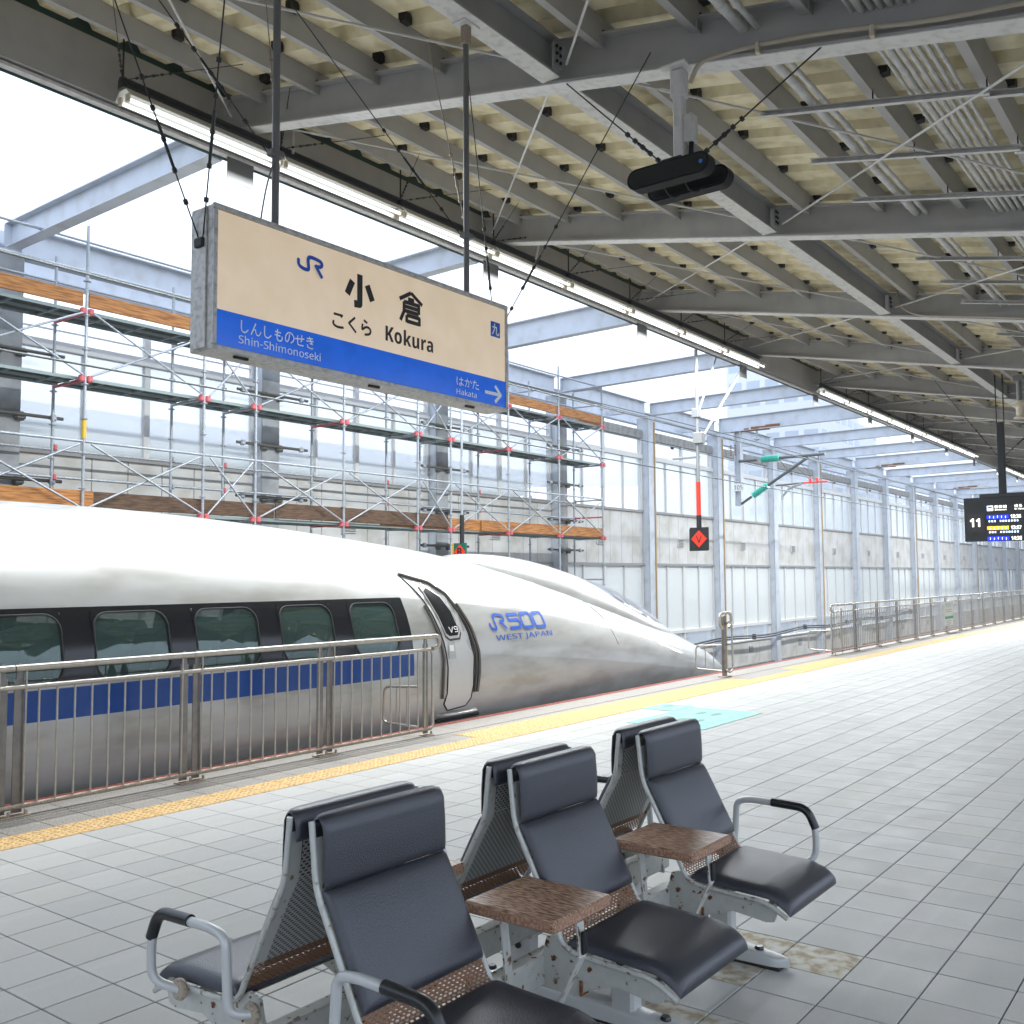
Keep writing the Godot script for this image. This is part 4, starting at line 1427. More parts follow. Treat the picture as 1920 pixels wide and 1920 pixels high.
func train() -> void:
	var o := thing("bullet_train", "silver bullet train with blue stripe and long pointed nose stopped at the platform", "train")
	var XB := 8.25
	# rows of the cabin side, top to bottom
	var wins := []
	for k in range(-8, 4):
		wins.append([4.40 + .975 * k, 5.12 + .975 * k])
	var ys := []
	for k in 11:
		ys.append(["a", sin(deg_to_rad(90.0 - 6.0 * k))])
	for y in [1.44, 1.40, 1.25, 1.1, .97, .83, .805, .70, .56, .3, .05, -.2, -.5, -.75, -.9, -1.0, -1.05]:
		ys.append(["y", y])
	var xs := [-24.0, -20.0, -16.0, -12.0, -8.0, -5.0]
	for w in wins:
		xs.append(w[0])
		xs.append((w[0] + w[1]) / 2)
		xs.append(w[1])
	xs.append(XB)
	var at := func(x: float, k: int, side: float) -> Vector3:
		var y: float = ys[k][1]
		if ys[k][0] == "a":
			y = t_mid(x) + (t_top(x) - t_mid(x)) * ys[k][1]
		if k == ys.size() - 1:
			y = t_bot(x) + .001
		return t_p(x, y, side)
	var nrm := func(x: float, k: int, side: float) -> Vector3:
		var p: Vector3 = at.call(x, k, side)
		if k == 0:
			return Vector3(-(t_top(x + .05) - t_top(x - .05)) / .1, 1, 0).normalized()
		return t_n(x, p.y, side)
	for side in [1.0, -1.0]:
		var body := MB.new()
		var band := MB.new()
		var stripe := MB.new()
		for i in xs.size() - 1:
			for k in ys.size() - 1:
				var ytop: float = ys[k][1] if ys[k][0] == "y" else 9.0
				var mb := body
				if ytop <= 1.44 and ytop > .83 and xs[i] >= -5.2:
					mb = band
					var hole := false
					if ytop <= 1.40:
						for w in wins:
							if xs[i] >= w[0] - .01 and xs[i + 1] <= w[1] + .01:
								hole = true
					if hole:
						continue
				elif ytop <= .805 and ytop > .56:
					mb = stripe
				var P := [at.call(xs[i], k, side), at.call(xs[i + 1], k, side), at.call(xs[i + 1], k + 1, side), at.call(xs[i], k + 1, side)]
				var N := [nrm.call(xs[i], k, side), nrm.call(xs[i + 1], k, side), nrm.call(xs[i + 1], k + 1, side), nrm.call(xs[i], k + 1, side)]
				var z := [Vector2.ZERO, Vector2.ZERO, Vector2.ZERO]
				mb.stri([P[0], P[1], P[2]], [N[0], N[1], N[2]], z)
				mb.stri([P[0], P[2], P[3]], [N[0], N[2], N[3]], z)
		put(o, "body_side", body.mesh(), M.train_silver)
		put(o, "window_band", band.mesh(), M.train_black)
		put(o, "blue_stripe", stripe.mesh(), M.train_blue)
	# nose: rows by fraction of the section at the seam
	var fr := []
	for k in ys.size():
		var y: float = ys[k][1]
		if ys[k][0] == "a":
			fr.append(y)
		else:
			var m := t_mid(XB)
			fr.append((y - m) / (t_top(XB) - m) if y >= m else (y - m) / (m - t_bot(XB)))
	fr[-1] = -1.0
	var nb := MB.new()
	for side in [1.0, -1.0]:
		var g := []
		for k in fr.size():
			var row := []
			for j in 61:
				var x: float = lerpf(XB, XN - .002, pow(j / 60.0, .9))
				var m := t_mid(x)
				var f: float = fr[k]
				var y: float = m + f * (t_top(x) - m) if f >= 0 else m + f * (m - t_bot(x))
				row.append(t_p(x, y, side))
			g.append(row)
		nb.grid(g, side < 0)
	put(o, "nose", nb.mesh(), M.train_silver)
	# floor of the car and skirt underside
	box(o, "underframe", Vector3(-4, -1.0, ZC), Vector3(36, .3, 2.2), M.train_under)
	# windows: black corner rings, glass, and seats behind
	for w in wins:
		var inner := rounded(w[0] + .012, w[1] - .012, .842, 1.388, .13)
		var outer := []
		for p in inner:
			var q := Vector2(p)
			var c := Vector2((w[0] + w[1]) / 2, 1.115)
			var d := q - c
			var s: float = maxf(absf(d.x) / ((w[1] - w[0]) / 2 + .004), absf(d.y) / .292)
			outer.append(c + d / s)
		var win := part(o, "window")
		put(win, "frame", t_ring(inner, outer, .003), M.train_black)
		var edge := []
		for p in inner:
			edge.append(t_p(p.x, p.y, 1, .004))
		edge.append(edge[0])
		put(win, "gasket", pipe(edge, .009, 6, null, false), M.train_gap)
		put(win, "pane", t_region(inner, -.006), M.train_glass)
	var far_pane := t_patch(-4.0, 8.2, .84, 1.39, -.01, 16, 4, -1.0)
	put(o, "far_pane", far_pane, M.train_glass)
	box(o, "cabin_floor", Vector3(1, .12, ZC), Vector3(15, .04, 2.9), M.seat_fabric)
	box(o, "cabin_ceiling", Vector3(1, 1.75, ZC), Vector3(15, .04, 1.9), M.interior_wall)
	box(o, "luggage_rack", Vector3(1, 1.52, ZC + 1.15), Vector3(15, .04, .35), M.interior_wall)
	box(o, "luggage_rack", Vector3(1, 1.52, ZC - 1.15), Vector3(15, .04, .35), M.interior_wall)
	for k in 12:
		for z in [1.15, .65, -.75, -1.25]:
			var st := part(o, "cabin_seat")
			var x := -2.6 + .975 * k
			put(st, "seat_back", bevel_box(Vector3(.14, .72, .46), .05), M.seat_fabric, Transform3D(Basis(Vector3.BACK, -.22), Vector3(x, .86, ZC + z)))
			put(st, "seat_base", bevel_box(Vector3(.48, .14, .46), .04), M.seat_fabric, Transform3D(Basis(), Vector3(x + .25, .50, ZC + z)))
	# door with window, rails, step
	var dr := part(o, "door")
	var dl := [Vector2(8.45, 1.70), Vector2(8.62, 1.45), Vector2(8.70, 1.25), Vector2(8.80, .9), Vector2(8.85, .6), Vector2(8.84, .30), Vector2(8.79, .18), Vector2(8.86, .10), Vector2(9.20, .12), Vector2(9.30, .20), Vector2(9.34, .35), Vector2(9.36, .7), Vector2(9.30, 1.0), Vector2(9.22, 1.25), Vector2(9.12, 1.46), Vector2(8.90, 1.60), Vector2(8.45, 1.70)]
	put(dr, "door_leaf", t_region(dl.slice(0, -1), .004), M.train_door)
	put(dr, "door_seal", t_strip(dl.slice(0, 14), .008, .004), M.train_gap)
	put(dr, "door_gutter", t_strip(dl.slice(13), .020, .012), M.train_handrail)
	var wl := [Vector2(8.72, 1.50), Vector2(8.80, 1.535), Vector2(8.98, 1.42), Vector2(9.07, 1.25), Vector2(9.12, 1.03), Vector2(9.08, .97), Vector2(8.92, .965), Vector2(8.86, 1.0), Vector2(8.80, 1.2), Vector2(8.74, 1.38)]
	var wl2 := []
	for p in wl:
		wl2.append(Vector2(8.93, 1.22) + (p - Vector2(8.93, 1.22)) * 1.22)
	put(dr, "window_surround", t_region(wl2, .008), M.train_handrail)
	var wl3 := []
	for p in wl:
		wl3.append(Vector2(8.93, 1.22) + (p - Vector2(8.93, 1.22)) * 1.12)
	put(dr, "window_surround", t_region(wl3, .011), M.train_door)
	put(dr, "window_glass", t_region(wl, .014), M.train_black)
	var g := MB.new()
	glyph(g, [[.0, 1, .22, 0, .44, 1], [.6, .05, .9, .05, .95, .2, .95, .85, .85, .97, .65, .97, .58, .85, .58, .6, .68, .5, .95, .5]], .14, func(p): return t_p(8.93 + .17 * p.x, 1.005 + .065 * p.y, 1, .017), 2.0, Vector3.BACK, false)
	put(dr, "door_number", g.mesh(), M.ink_white)
	put(dr, "lock_plate", t_patch(8.87, 9.0, .70, .90, .008, 2, 3), M.train_silver)
	put(dr, "notice", t_patch(8.89, 8.97, .79, .86, .011, 2, 2), M.ink_white)
	put(o, "handrail", t_strip([Vector2(8.60, 1.33), Vector2(8.71, 1.0), Vector2(8.76, .7), Vector2(8.74, .25)], .017, .02), M.train_handrail)
	put(o, "handrail", t_strip([Vector2(9.22, 1.33), Vector2(9.36, 1.05), Vector2(9.44, .75), Vector2(9.44, .5), Vector2(9.40, .27)], .022, .024), M.train_handrail)
	put(o, "handrail", t_strip([Vector2(9.17, 1.33), Vector2(9.31, 1.05), Vector2(9.385, .75), Vector2(9.385, .5), Vector2(9.35, .27)], .014, .016), M.train_rubber)
	var stp := MB.new()
	var rows := []
	for k in 9:
		var a := PI * k / 8.0
		var row := []
		for j in 13:
			var x := lerpf(8.66, 9.42, j / 12.0)
			var e := sqrt(maxf(0.0, 1.0 - pow(absf(j / 6.0 - 1.0), 6.0)))
			row.append(t_p(x, .05 + .035 * cos(a), 1, .0) + Vector3(0, 0, .10 * sin(a) * e))
		rows.append(row)
	stp.grid(rows, false)
	put(o, "door_step", stp.mesh(), M.train_silver)
	put(o, "step_edge", t_strip([Vector2(8.64, .005), Vector2(9.44, .005)], .022, .03), M.train_gap)
	# roof seam lines
	put(o, "panel_seam", t_strip([Vector2(13.0, 1.30), Vector2(13.25, 1.0), Vector2(13.35, .6)], .003), M.train_gap)
	# cockpit hump with its glass
	var hump := func(x1: float, x2: float, hw: float, lift: float, off: float) -> Mesh:
		var mb := MB.new()
		var gr := []
		for i in 25:
			var s := i / 24.0
			var x := lerpf(x1, x2, s)
			var env := pow(sin(PI * pow(s, .8)), .75) if s > 0 and s < 1 else 0.0
			var hw2 := hw * pow(maxf(env, 0.0), .55)
			var row := []
			for j in 17:
				var a := PI * j / 16.0
				var zz := hw2 * cos(a)
				var base := t_top(x)
				var w := maxf(t_w(x), .02)
				var k := clampf(zz / w, -1, 1)
				var ys2 := t_mid(x) + (base - t_mid(x)) * sqrt(1 - k * k)
				row.append(Vector3(x, ys2 + lift * env * pow(sin(a), .8) + off - .012, ZC + zz))
			gr.append(row)
		mb.grid(gr, false)
		return mb.mesh()
	put(o, "cockpit_canopy", hump.call(10.6, 17.3, .86, .31, 0.0), M.train_silver)
	var ck := part(o, "windshield")
	put(ck, "glass", hump.call(12.9, 16.9, .70, .30, .055), M.windshield)
	put(o, "nose_wiper", pipe([Vector3(15.6, 1.13, ZC + .05), Vector3(16.2, 1.05, ZC + .12), Vector3(16.35, .90, ZC + .14)], .014, 6), M.grip_black)
	# lettering on the nose
	var lm := func(x1: float, x2: float, y1: float, y2: float) -> Callable:
		return func(p: Vector2) -> Vector3:
			return t_p(lerpf(x1, x2, p.x), lerpf(y1, y2, p.y), 1, .004)
	var lt := MB.new()
	glyph(lt, KANA["jr_train"], .17, lm.call(9.80, 10.19, .985, 1.185), 1.9, Vector3.BACK, true)
	glyph(lt, KANA["5"], .2, lm.call(10.25, 10.56, .985, 1.185), 1.55, Vector3.BACK, false)
	glyph(lt, KANA["0"], .2, lm.call(10.575, 10.885, .98, 1.19), 1.5, Vector3.BACK, true)
	glyph(lt, KANA["0"], .2, lm.call(10.90, 11.21, .975, 1.185), 1.5, Vector3.BACK, true)
	put(o, "logo_lettering", lt.mesh(), M.ink_blue)
	var tx := text_mesh("WEST JAPAN", 1.0)
	var arr := tx.get_mesh_arrays()
	var bb := tx.get_aabb()
	var tv: PackedVector3Array = arr[Mesh.ARRAY_VERTEX]
	var ti: PackedInt32Array = arr[Mesh.ARRAY_INDEX]
	var tm := MB.new()
	for k in range(0, ti.size(), 3):
		var q := []
		var flat := true
		for m in 3:
			var v := tv[ti[k + m]]
			if v.z < 0:
				flat = false
			q.append(t_p(lerpf(9.88, 11.30, (v.x - bb.position.x) / bb.size.x), .84 + .085 * (v.y - bb.position.y) / bb.size.y, 1, .004))
		if flat:
			tm.tri(q[0], q[1], q[2], Vector3.BACK)
	put(o, "operator_lettering", tm.mesh(), M.ink_blue)

# ---------------------------------------------------------------- platform railings
func railing_panel(xa: float, xb: float, label: String, group: String, n: int, ends := "") -> Node3D:
	var z := -7.05
	var o := thing("platform_railing", label, "railing", group, Vector3(xa, 0, z))
	var L := xb - xa
	tube(o, "top_rail", Vector3(.004, 1.04, .03), Vector3(L - .004, 1.04, .03), .024, M.stainless, 12)
	tube(o, "middle_rail", Vector3(.0, .90, 0), Vector3(L, .90, 0), .017, M.stainless, 10)
	tube(o, "bottom_rail", Vector3(.0, .065, 0), Vector3(L, .065, 0), .017, M.stainless_rust, 10)
	for x in [.06, L - .06]:
		var w := .075
		var p := box(o, "post", Vector3(x, .49, -.02), Vector3(w, .94, .012), M.stainless_dark, .003)
		put(p, "bracket", plate(PackedVector2Array([Vector2(-.028, 0), Vector2(.028, 0), Vector2(.012, .13), Vector2(-.012, .13)]), Vector3(0, .45, -.005), Vector3.BACK, Vector3.UP, .012), M.stainless_dark)
		put(p, "foot_plate", bevel_box(Vector3(.13, .012, .11), .003), M.stainless_rust, Transform3D(Basis(), Vector3(0, -.485, .02)))
		put(p, "anchor_bolt", bevel_box(Vector3(.02, .04, .02), .005), M.stainless_rust, Transform3D(Basis(), Vector3(.045, -.465, .045)))
	for k in n:
		var x := .06 + (L - .12) * (k + 1.0) / (n + 1)
		tube(o, "baluster", Vector3(x, .07, 0), Vector3(x, .89, 0), .0085, M.stainless, 8)
	for x in [.095, L - .095]:
		tube(o, "baluster", Vector3(x, .07, .004), Vector3(x, 1.03, .012), .007, M.stainless, 8)
	return o

func end_loop(o: Node3D, s: float, x: float) -> void:   # curled end of a railing; s points away from the panel
	put(o, "curled_rail_end", pipe(smooth_path([Vector3(x - .06 * s, 1.04, .03), Vector3(x + .10 * s, 1.04, .03), Vector3(x + .11 * s, .93, .03), Vector3(x + .0 * s, .91, .03)], .07), .024, 10), M.stainless)
	put(o, "end_frame", pipe(smooth_path([Vector3(x - .10 * s, .90, 0), Vector3(x + .03 * s, .90, 0), Vector3(x + .035 * s, .065, 0), Vector3(x - .08 * s, .065, 0)], .06), .016, 10), M.stainless)

func side_gate(o: Node3D, x: float) -> void:   # low loop that runs from the railing end towards the platform edge
	var p := [Vector3(x, .52, -.02), Vector3(x - .05, .50, -.46), Vector3(x - .05, .12, -.48), Vector3(x, .10, -.02)]
	put(o, "side_loop", pipe(smooth_path(p, .07), .014, 8), M.stainless)
	for k in 2:
		tube(o, "side_bar", Vector3(x - .02, .11, -.16 - .15 * k), Vector3(x - .02, .51, -.16 - .15 * k), .008, M.stainless, 8)

func railings() -> void:
	var g := "stainless railing panels along the platform edge"
	var names := ["railing panel beyond the photo's left edge", "leftmost stainless railing panel, cut by the photo's left edge", "stainless railing panel in front of the second and third full train windows", "stainless railing panel left of the last one before the train door", "stainless railing panel with a curled end beside the train door"]
	for k in range(-1, 4):
		var xa := 3.455 + 1.475 * (k - 1)
		var o := railing_panel(xa + 1.475 * 0, xa + 1.475, names[k + 1], g, 9)
		if k == 3:
			end_loop(o, 1, 1.475)
			side_gate(o, 1.30)
	var o := thing("railing_end_post", "short stainless end post with ring shaped top and low side loop before the train nose", "railing", "", Vector3(15.15, 0, -7.05))
	box(o, "post", Vector3(0, .50, 0), Vector3(.10, 1.0, .05), M.stainless_dark, .006)
	put(o, "ring_rail", pipe(smooth_path([Vector3(-.12, .80, .03), Vector3(-.22, .86, .03), Vector3(-.22, 1.02, .03), Vector3(-.12, 1.05, .03), Vector3(.12, 1.05, .03), Vector3(.22, 1.02, .03), Vector3(.22, .86, .03), Vector3(.14, .80, .03)], .09), .024, 10), M.stainless)
	put(o, "loop_frame", pipe(smooth_path([Vector3(-.02, .85, .05), Vector3(.05, .90, .05), Vector3(.20, .88, .05), Vector3(.21, .10, .05), Vector3(.08, .06, .05), Vector3(-.02, .12, .05)], .08), .016, 10), M.stainless)
	side_gate(o, -.05)
	box(o, "foot_plate", Vector3(0, .008, 0), Vector3(.2, .016, .16), M.stainless_rust, .004)
	var g2 := "stainless railing panels farther along the platform"
	var x := 20.35
	for k in 22:
		var L := 1.6 if k > 0 else 1.55
		var lab := "%s railing panel to the right of the gap, counted from its curled end" % NUM[k]
		if k == 6:
			lab = "railing panel carrying the pale notice with a green stripe"
		var p := railing_panel(x, x + L, lab, g2, 11)
		if k == 0:
			end_loop(p, -1, 0)
			side_gate(p, -.02)
			box(p, "post", Vector3(.68, .49, -.02), Vector3(.06, .94, .012), M.stainless_rust, .003)
		if k == 5:
			var n := thing("notice_board", "pale notice with a green stripe fixed to the railing panels", "notice", "", Vector3(x + 1.75, .50, -7.02))
			box(n, "sheet", Vector3(0, .05, 0), Vector3(.95, .68, .008), M.leaflet, .002)
			box(n, "green_stripe", Vector3(0, -.06, .005), Vector3(.93, .07, .006), M.leaflet_green)
			for r in 5:
				box(n, "print_line", Vector3(-.05, .32 - .055 * r, .0055), Vector3(.7 - .06 * (r % 3), .014, .004), M.leaflet_green if r != 2 else M.marker_yellow)
			for r in 3:
				box(n, "print_line", Vector3(-.05, -.15 - .05 * r, .0055), Vector3(.6 - .05 * r, .012, .004), M.sill_dark)
		x += L

# ---------------------------------------------------------------- back-to-back bench
const BZ := -2.17

func cushion(path: Array, x0: float, x1: float, thick: float, s: float, nv := 14, nu := 18) -> Mesh:
	# path: Vector2(d, y) on the shell; the pad swells to the left of the run
	var fine := []
	var c := Curve2D.new()
	for i in path.size():
		var t: Vector2 = (path[min(i + 1, path.size() - 1)] - path[max(i - 1, 0)]) * .10
		c.add_point(path[i], -t, t)
	var L := c.get_baked_length()
	var g := []
	for j in nv * 2 + 1:
		var v := j / (nv * 2.0)
		v = .5 - .5 * cos(PI * v)
		var p := c.sample_baked(L * v)
		var e := (c.sample_baked(minf(L * v + .004, L)) - c.sample_baked(maxf(L * v - .004, 0))).normalized()
		var n := Vector2(-e.y, e.x)
		var row := []
		for i in nu + 1:
			var u := .5 - .5 * cos(PI * i / nu)
			var a := absf(2 * u - 1)
			var b := absf(2 * v - 1)
			var h := thick * pow(maxf(1 - pow(a, 16.0), 0.0), .5) * pow(maxf(1 - pow(b, 14.0), 0.0), .5) * (.9 + .1 * (1 - a * a) * (1 - b * b))
			var q := p + n * h
			row.append(Vector3(lerpf(x0, x1, u), q.y, BZ + s * q.x))
		g.append(row)
	var mb := MB.new()
	mb.grid(g, s < 0)
	# back face
	var gb := []
	for j in 9:
		var p := c.sample_baked(L * j / 8.0)
		gb.append([Vector3(x0, p.y, BZ + s * p.x), Vector3(x1, p.y, BZ + s * p.x)])
	mb.grid(gb, s > 0)
	return mb.mesh()

func shell(path: Array, xs: Array, s: float, off := 0.0) -> Mesh:
	var mb := MB.new()
	var g := []
	var uv := []
	var run := 0.0
	for i in path.size():
		if i > 0:
			run += path[i].distance_to(path[i - 1])
		var e: Vector2 = (path[min(i + 1, path.size() - 1)] - path[max(i - 1, 0)]).normalized()
		var q: Vector2 = path[i] - Vector2(e.y, -e.x) * off
		var row := []
		var ur := []
		for x in xs:
			row.append(Vector3(x, q.y, BZ + s * q.x))
			ur.append(Vector2(x / .022, run / .019))
		g.append(row)
		uv.append(ur)
	mb.grid(g, s < 0, uv)
	return mb.mesh()

func bench() -> void:
	var o := thing("platform_bench", "back-to-back bench of black padded seats on rusty grey frames with wooden trays", "bench")
	var seats := [[1.88, 2.405], [2.79, 3.305], [3.69, 4.215]]
	var place := [["left", "middle", "right"]]
	var x_beam := [1.80, 4.27]
	for s in [1.0, -1.0]:
		var row := "platform side" if s > 0 else "train side"
		var by := box(o, "beam", Vector3((x_beam[0] + x_beam[1]) / 2, .325, BZ + s * .15), Vector3(x_beam[1] - x_beam[0], .10, .06), M.bench_grey, .006)
		put(by, "beam_cap", bevel_box(Vector3(.006, .12, .075), .002), M.bench_rust, Transform3D(Basis(), Vector3(-(x_beam[1] - x_beam[0]) / 2 - .003, 0, 0)))
		for i in 3:
			var a: float = seats[i][0]
			var b: float = seats[i][1]
			# the shell: solid edge strips, slotted sheet between, browned at the foot
			var bk := part(o, "backrest")
			var up_path := [Vector2(.052, .94), Vector2(.068, .80), Vector2(.115, .72), Vector2(.232, .50)]
			var edge := .055
			put(bk, "slotted_sheet", shell([Vector2(.052, .905), Vector2(.068, .80), Vector2(.115, .72), Vector2(.213, .535)], [a + edge, b - edge], s), M.perf_grey)
			put(bk, "rusty_sheet", shell([Vector2(.213, .535), Vector2(.232, .50), Vector2(.252, .462)], [a + .012, b - .012], s), M.perf_rust)
			put(bk, "edge_strip", shell(up_path, [a, a + edge], s), M.bench_grey)
			put(bk, "edge_strip", shell(up_path, [b - edge, b], s), M.bench_grey)
			put(bk, "top_strip", shell([Vector2(.050, .955), Vector2(.052, .905)], [a + edge, b - edge], s), M.bench_grey)
			put(bk, "headrest_cushion", cushion([Vector2(.030, .915), Vector2(.036, .975), Vector2(.058, .997), Vector2(.080, .975), Vector2(.086, .90), Vector2(.088, .805)], a + .010, b - .010, .017, s), M.leather)
			put(bk, "back_cushion", cushion([Vector2(.080, .800), Vector2(.128, .715), Vector2(.240, .505)], a + .010, b - .010, .032, s), M.leather)
			var st := part(o, "seat")
			put(st, "slotted_strip", shell([Vector2(.232, .505), Vector2(.262, .452), Vector2(.30, .432)], [a + .01, b - .01], s), M.perf_rust)
			put(st, "seat_pan", shell([Vector2(.275, .425), Vector2(.62, .408), Vector2(.69, .365)], [a + .01, b - .01], s, .0), M.bench_grey)
			put(st, "seat_cushion", cushion([Vector2(.280, .432), Vector2(.36, .424), Vector2(.60, .414), Vector2(.655, .395), Vector2(.700, .358)], a + .006, b - .006, .042, s), M.leather)
			# rounded side rails that follow the profile
			for x in [a, b]:
				var prof := []
				for q in [Vector2(.046, .985), Vector2(.066, .80), Vector2(.115, .715), Vector2(.238, .485), Vector2(.262, .435), Vector2(.31, .412), Vector2(.61, .398), Vector2(.690, .352)]:
					prof.append(Vector3(x, q.y, BZ + s * q.x))
				put(st if false else bk, "side_rail", pipe(smooth_path(prof, .05), .0095, 8), M.bench_grey)
				# cantilever plate under the seat
				var pl := PackedVector2Array()
				for q in [Vector2(.19, .44), Vector2(.24, .452), Vector2(.30, .412), Vector2(.60, .392), Vector2(.645, .365), Vector2(.63, .325), Vector2(.60, .318), Vector2(.46, .335), Vector2(.36, .30), Vector2(.30, .268), Vector2(.11, .268), Vector2(.11, .30), Vector2(.175, .385)]:
					pl.append(Vector2(q.x, q.y))
				var mb := MB.new()
				var sg := PackedVector2Array()
				for q in pl:
					sg.append(Vector2(-s * q.x, q.y))   # extrusion along +x: outline x follows +z
				var sg2 := PackedVector2Array()
				for q in pl:
					sg2.append(Vector2(s * q.x, q.y))
				var sp := put(st, "side_plate", extrude(sg2, Vector3(x - .006 + (.02 if x == a else -.02), 0, BZ), Vector3(x + .006 + (.02 if x == a else -.02), 0, BZ)), M.bench_grey)
				put(st, "bracket_rib", bevel_box(Vector3(.045, .05, .012), .003), M.bench_rust, Transform3D(Basis(), Vector3(x + (.03 if x == a else -.03), .30, BZ + s * .33)))
			box(st, "front_tube", Vector3((a + b) / 2, .345, BZ + s * .57), Vector3(b - a - .05, .03, .03), M.bench_grey, .006)
		# armrests at the outer ends
		for e in [[1.835, 1.0], [4.235, -1.0]]:
			var x: float = e[0]
			var arm := part(o, "armrest")
			var P := []
			for q in [Vector2(.175, .418), Vector2(.215, .425), Vector2(.222, .50), Vector2(.232, .635), Vector2(.30, .648), Vector2(.56, .642), Vector2(.598, .56), Vector2(.596, .43), Vector2(.52, .405)]:
				P.append(Vector3(x - .03 * e[1], q.y, BZ + s * q.x))
			P[0].x = x + .02 * e[1]
			P[-1].x = x + .02 * e[1]
			put(arm, "arm_tube", pipe(smooth_path(P, .065, 6), .0145, 12), M.bench_clean)
			var G := []
			for q in [Vector2(.40, .648), Vector2(.56, .643), Vector2(.598, .56)]:
				G.append(Vector3(x - .03 * e[1], q.y, BZ + s * q.x))
			put(arm, "grip", pipe(smooth_path(G, .065, 6), .0185, 12), M.grip_black)
			for q in [P[0], P[-1]]:
				put(arm, "flange", lathe([[0, -.01], [.03, -.01], [.034, 0], [.03, .01], [0, .01]], q, Vector3.RIGHT, 14), M.bench_worn)
		# wooden trays between the seats
		for i in 2:
			var cx: float = (seats[i][1] + seats[i + 1][0]) / 2
			var tr := part(o, "tray_table")
			var zc: float = BZ + s * .305
			put(tr, "board", bevel_box(Vector3(.325, .038, .345), .006), M.tray_wood, Transform3D(Basis(), Vector3(cx, .625, zc)))
			for ex in [-1, 1]:
				put(tr, "board_edge", bevel_box(Vector3(.004, .026, .318), .001), M.tray_edge, Transform3D(Basis(), Vector3(cx + ex * .1625, .625, zc)))
				put(tr, "board_edge", bevel_box(Vector3(.298, .026, .004), .001), M.tray_edge, Transform3D(Basis(), Vector3(cx, .625, zc + ex * .1725)))
			for leg in [[[.16, .605], [.19, .30], [.21, .265]], [[.46, .60], [.47, .50], [.36, .285], [.30, .265]]]:
				for k in leg.size() - 1:
					var p := Vector3(cx, leg[k][1], BZ + s * leg[k][0])
					var q := Vector3(cx, leg[k + 1][1], BZ + s * leg[k + 1][0])
					bar(tr, "tray_strut", p, q, .038, .009, M.bench_grey, .002, Vector3.RIGHT if false else Vector3(0, 0, 1))
			put(tr, "strut_foot", bevel_box(Vector3(.06, .012, .22), .003), M.bench_rust, Transform3D(Basis(), Vector3(cx, .262, BZ + s * .25)))
			put(tr, "black_pad", bevel_box(Vector3(.026, .07, .012), .004), M.grip_black, Transform3D(Basis(), Vector3(cx, .54, BZ + s * .478)))
	# pedestals: two posts on an arched foot
	for x in [2.40, 3.25, 4.09]:
		var pd := part(o, "pedestal")
		for s in [1.0, -1.0]:
			put(pd, "post", bevel_box(Vector3(.075, .25, .10), .012), M.bench_clean, Transform3D(Basis(), Vector3(x, .165, BZ + s * .235)))
			put(pd, "post_collar", bevel_box(Vector3(.10, .07, .05), .008), M.bench_clean, Transform3D(Basis(), Vector3(x, .27, BZ + s * .19)))
			for k in 2:
				put(pd, "post_bolt", lathe([[0, 0], [.013, 0], [.013, -.008], [0, -.008]], Vector3(x - .038, .20 + .035 * k, BZ + s * .235), Vector3.RIGHT, 8), M.rod_dark)
			put(pd, "foot_cap", lathe([[0, .008], [.016, .008], [.02, 0], [.02, -.01]], Vector3(x, .066, BZ + s * .40), Vector3.UP, 12), M.grip_black)
		var mb := MB.new()
		var g := []
		for j in 29:
			var t := j / 28.0 * 2 - 1
			var z := BZ + t * .535
			var y := .082 - .036 * t * t
			var w := .05 * sqrt(maxf(0.0, 1 - pow(absf(t), 10.0))) * (1 - .15 * absf(t))
			var hh := (y - .012)
			var row := []
			for k in 9:
				var a := PI * k / 8.0
				row.append(Vector3(x + w * signf(cos(a)) * pow(absf(cos(a)), .45), .012 + hh * pow(sin(a), .45), z))
			g.append(row)
		mb.grid(g, true)
		put(pd, "foot", mb.mesh(), M.bench_clean)
		put(pd, "foot_grime", bevel_box(Vector3(.105, .012, 1.02), .005), M.dirt, Transform3D(Basis(), Vector3(x + .006, .006, BZ)))

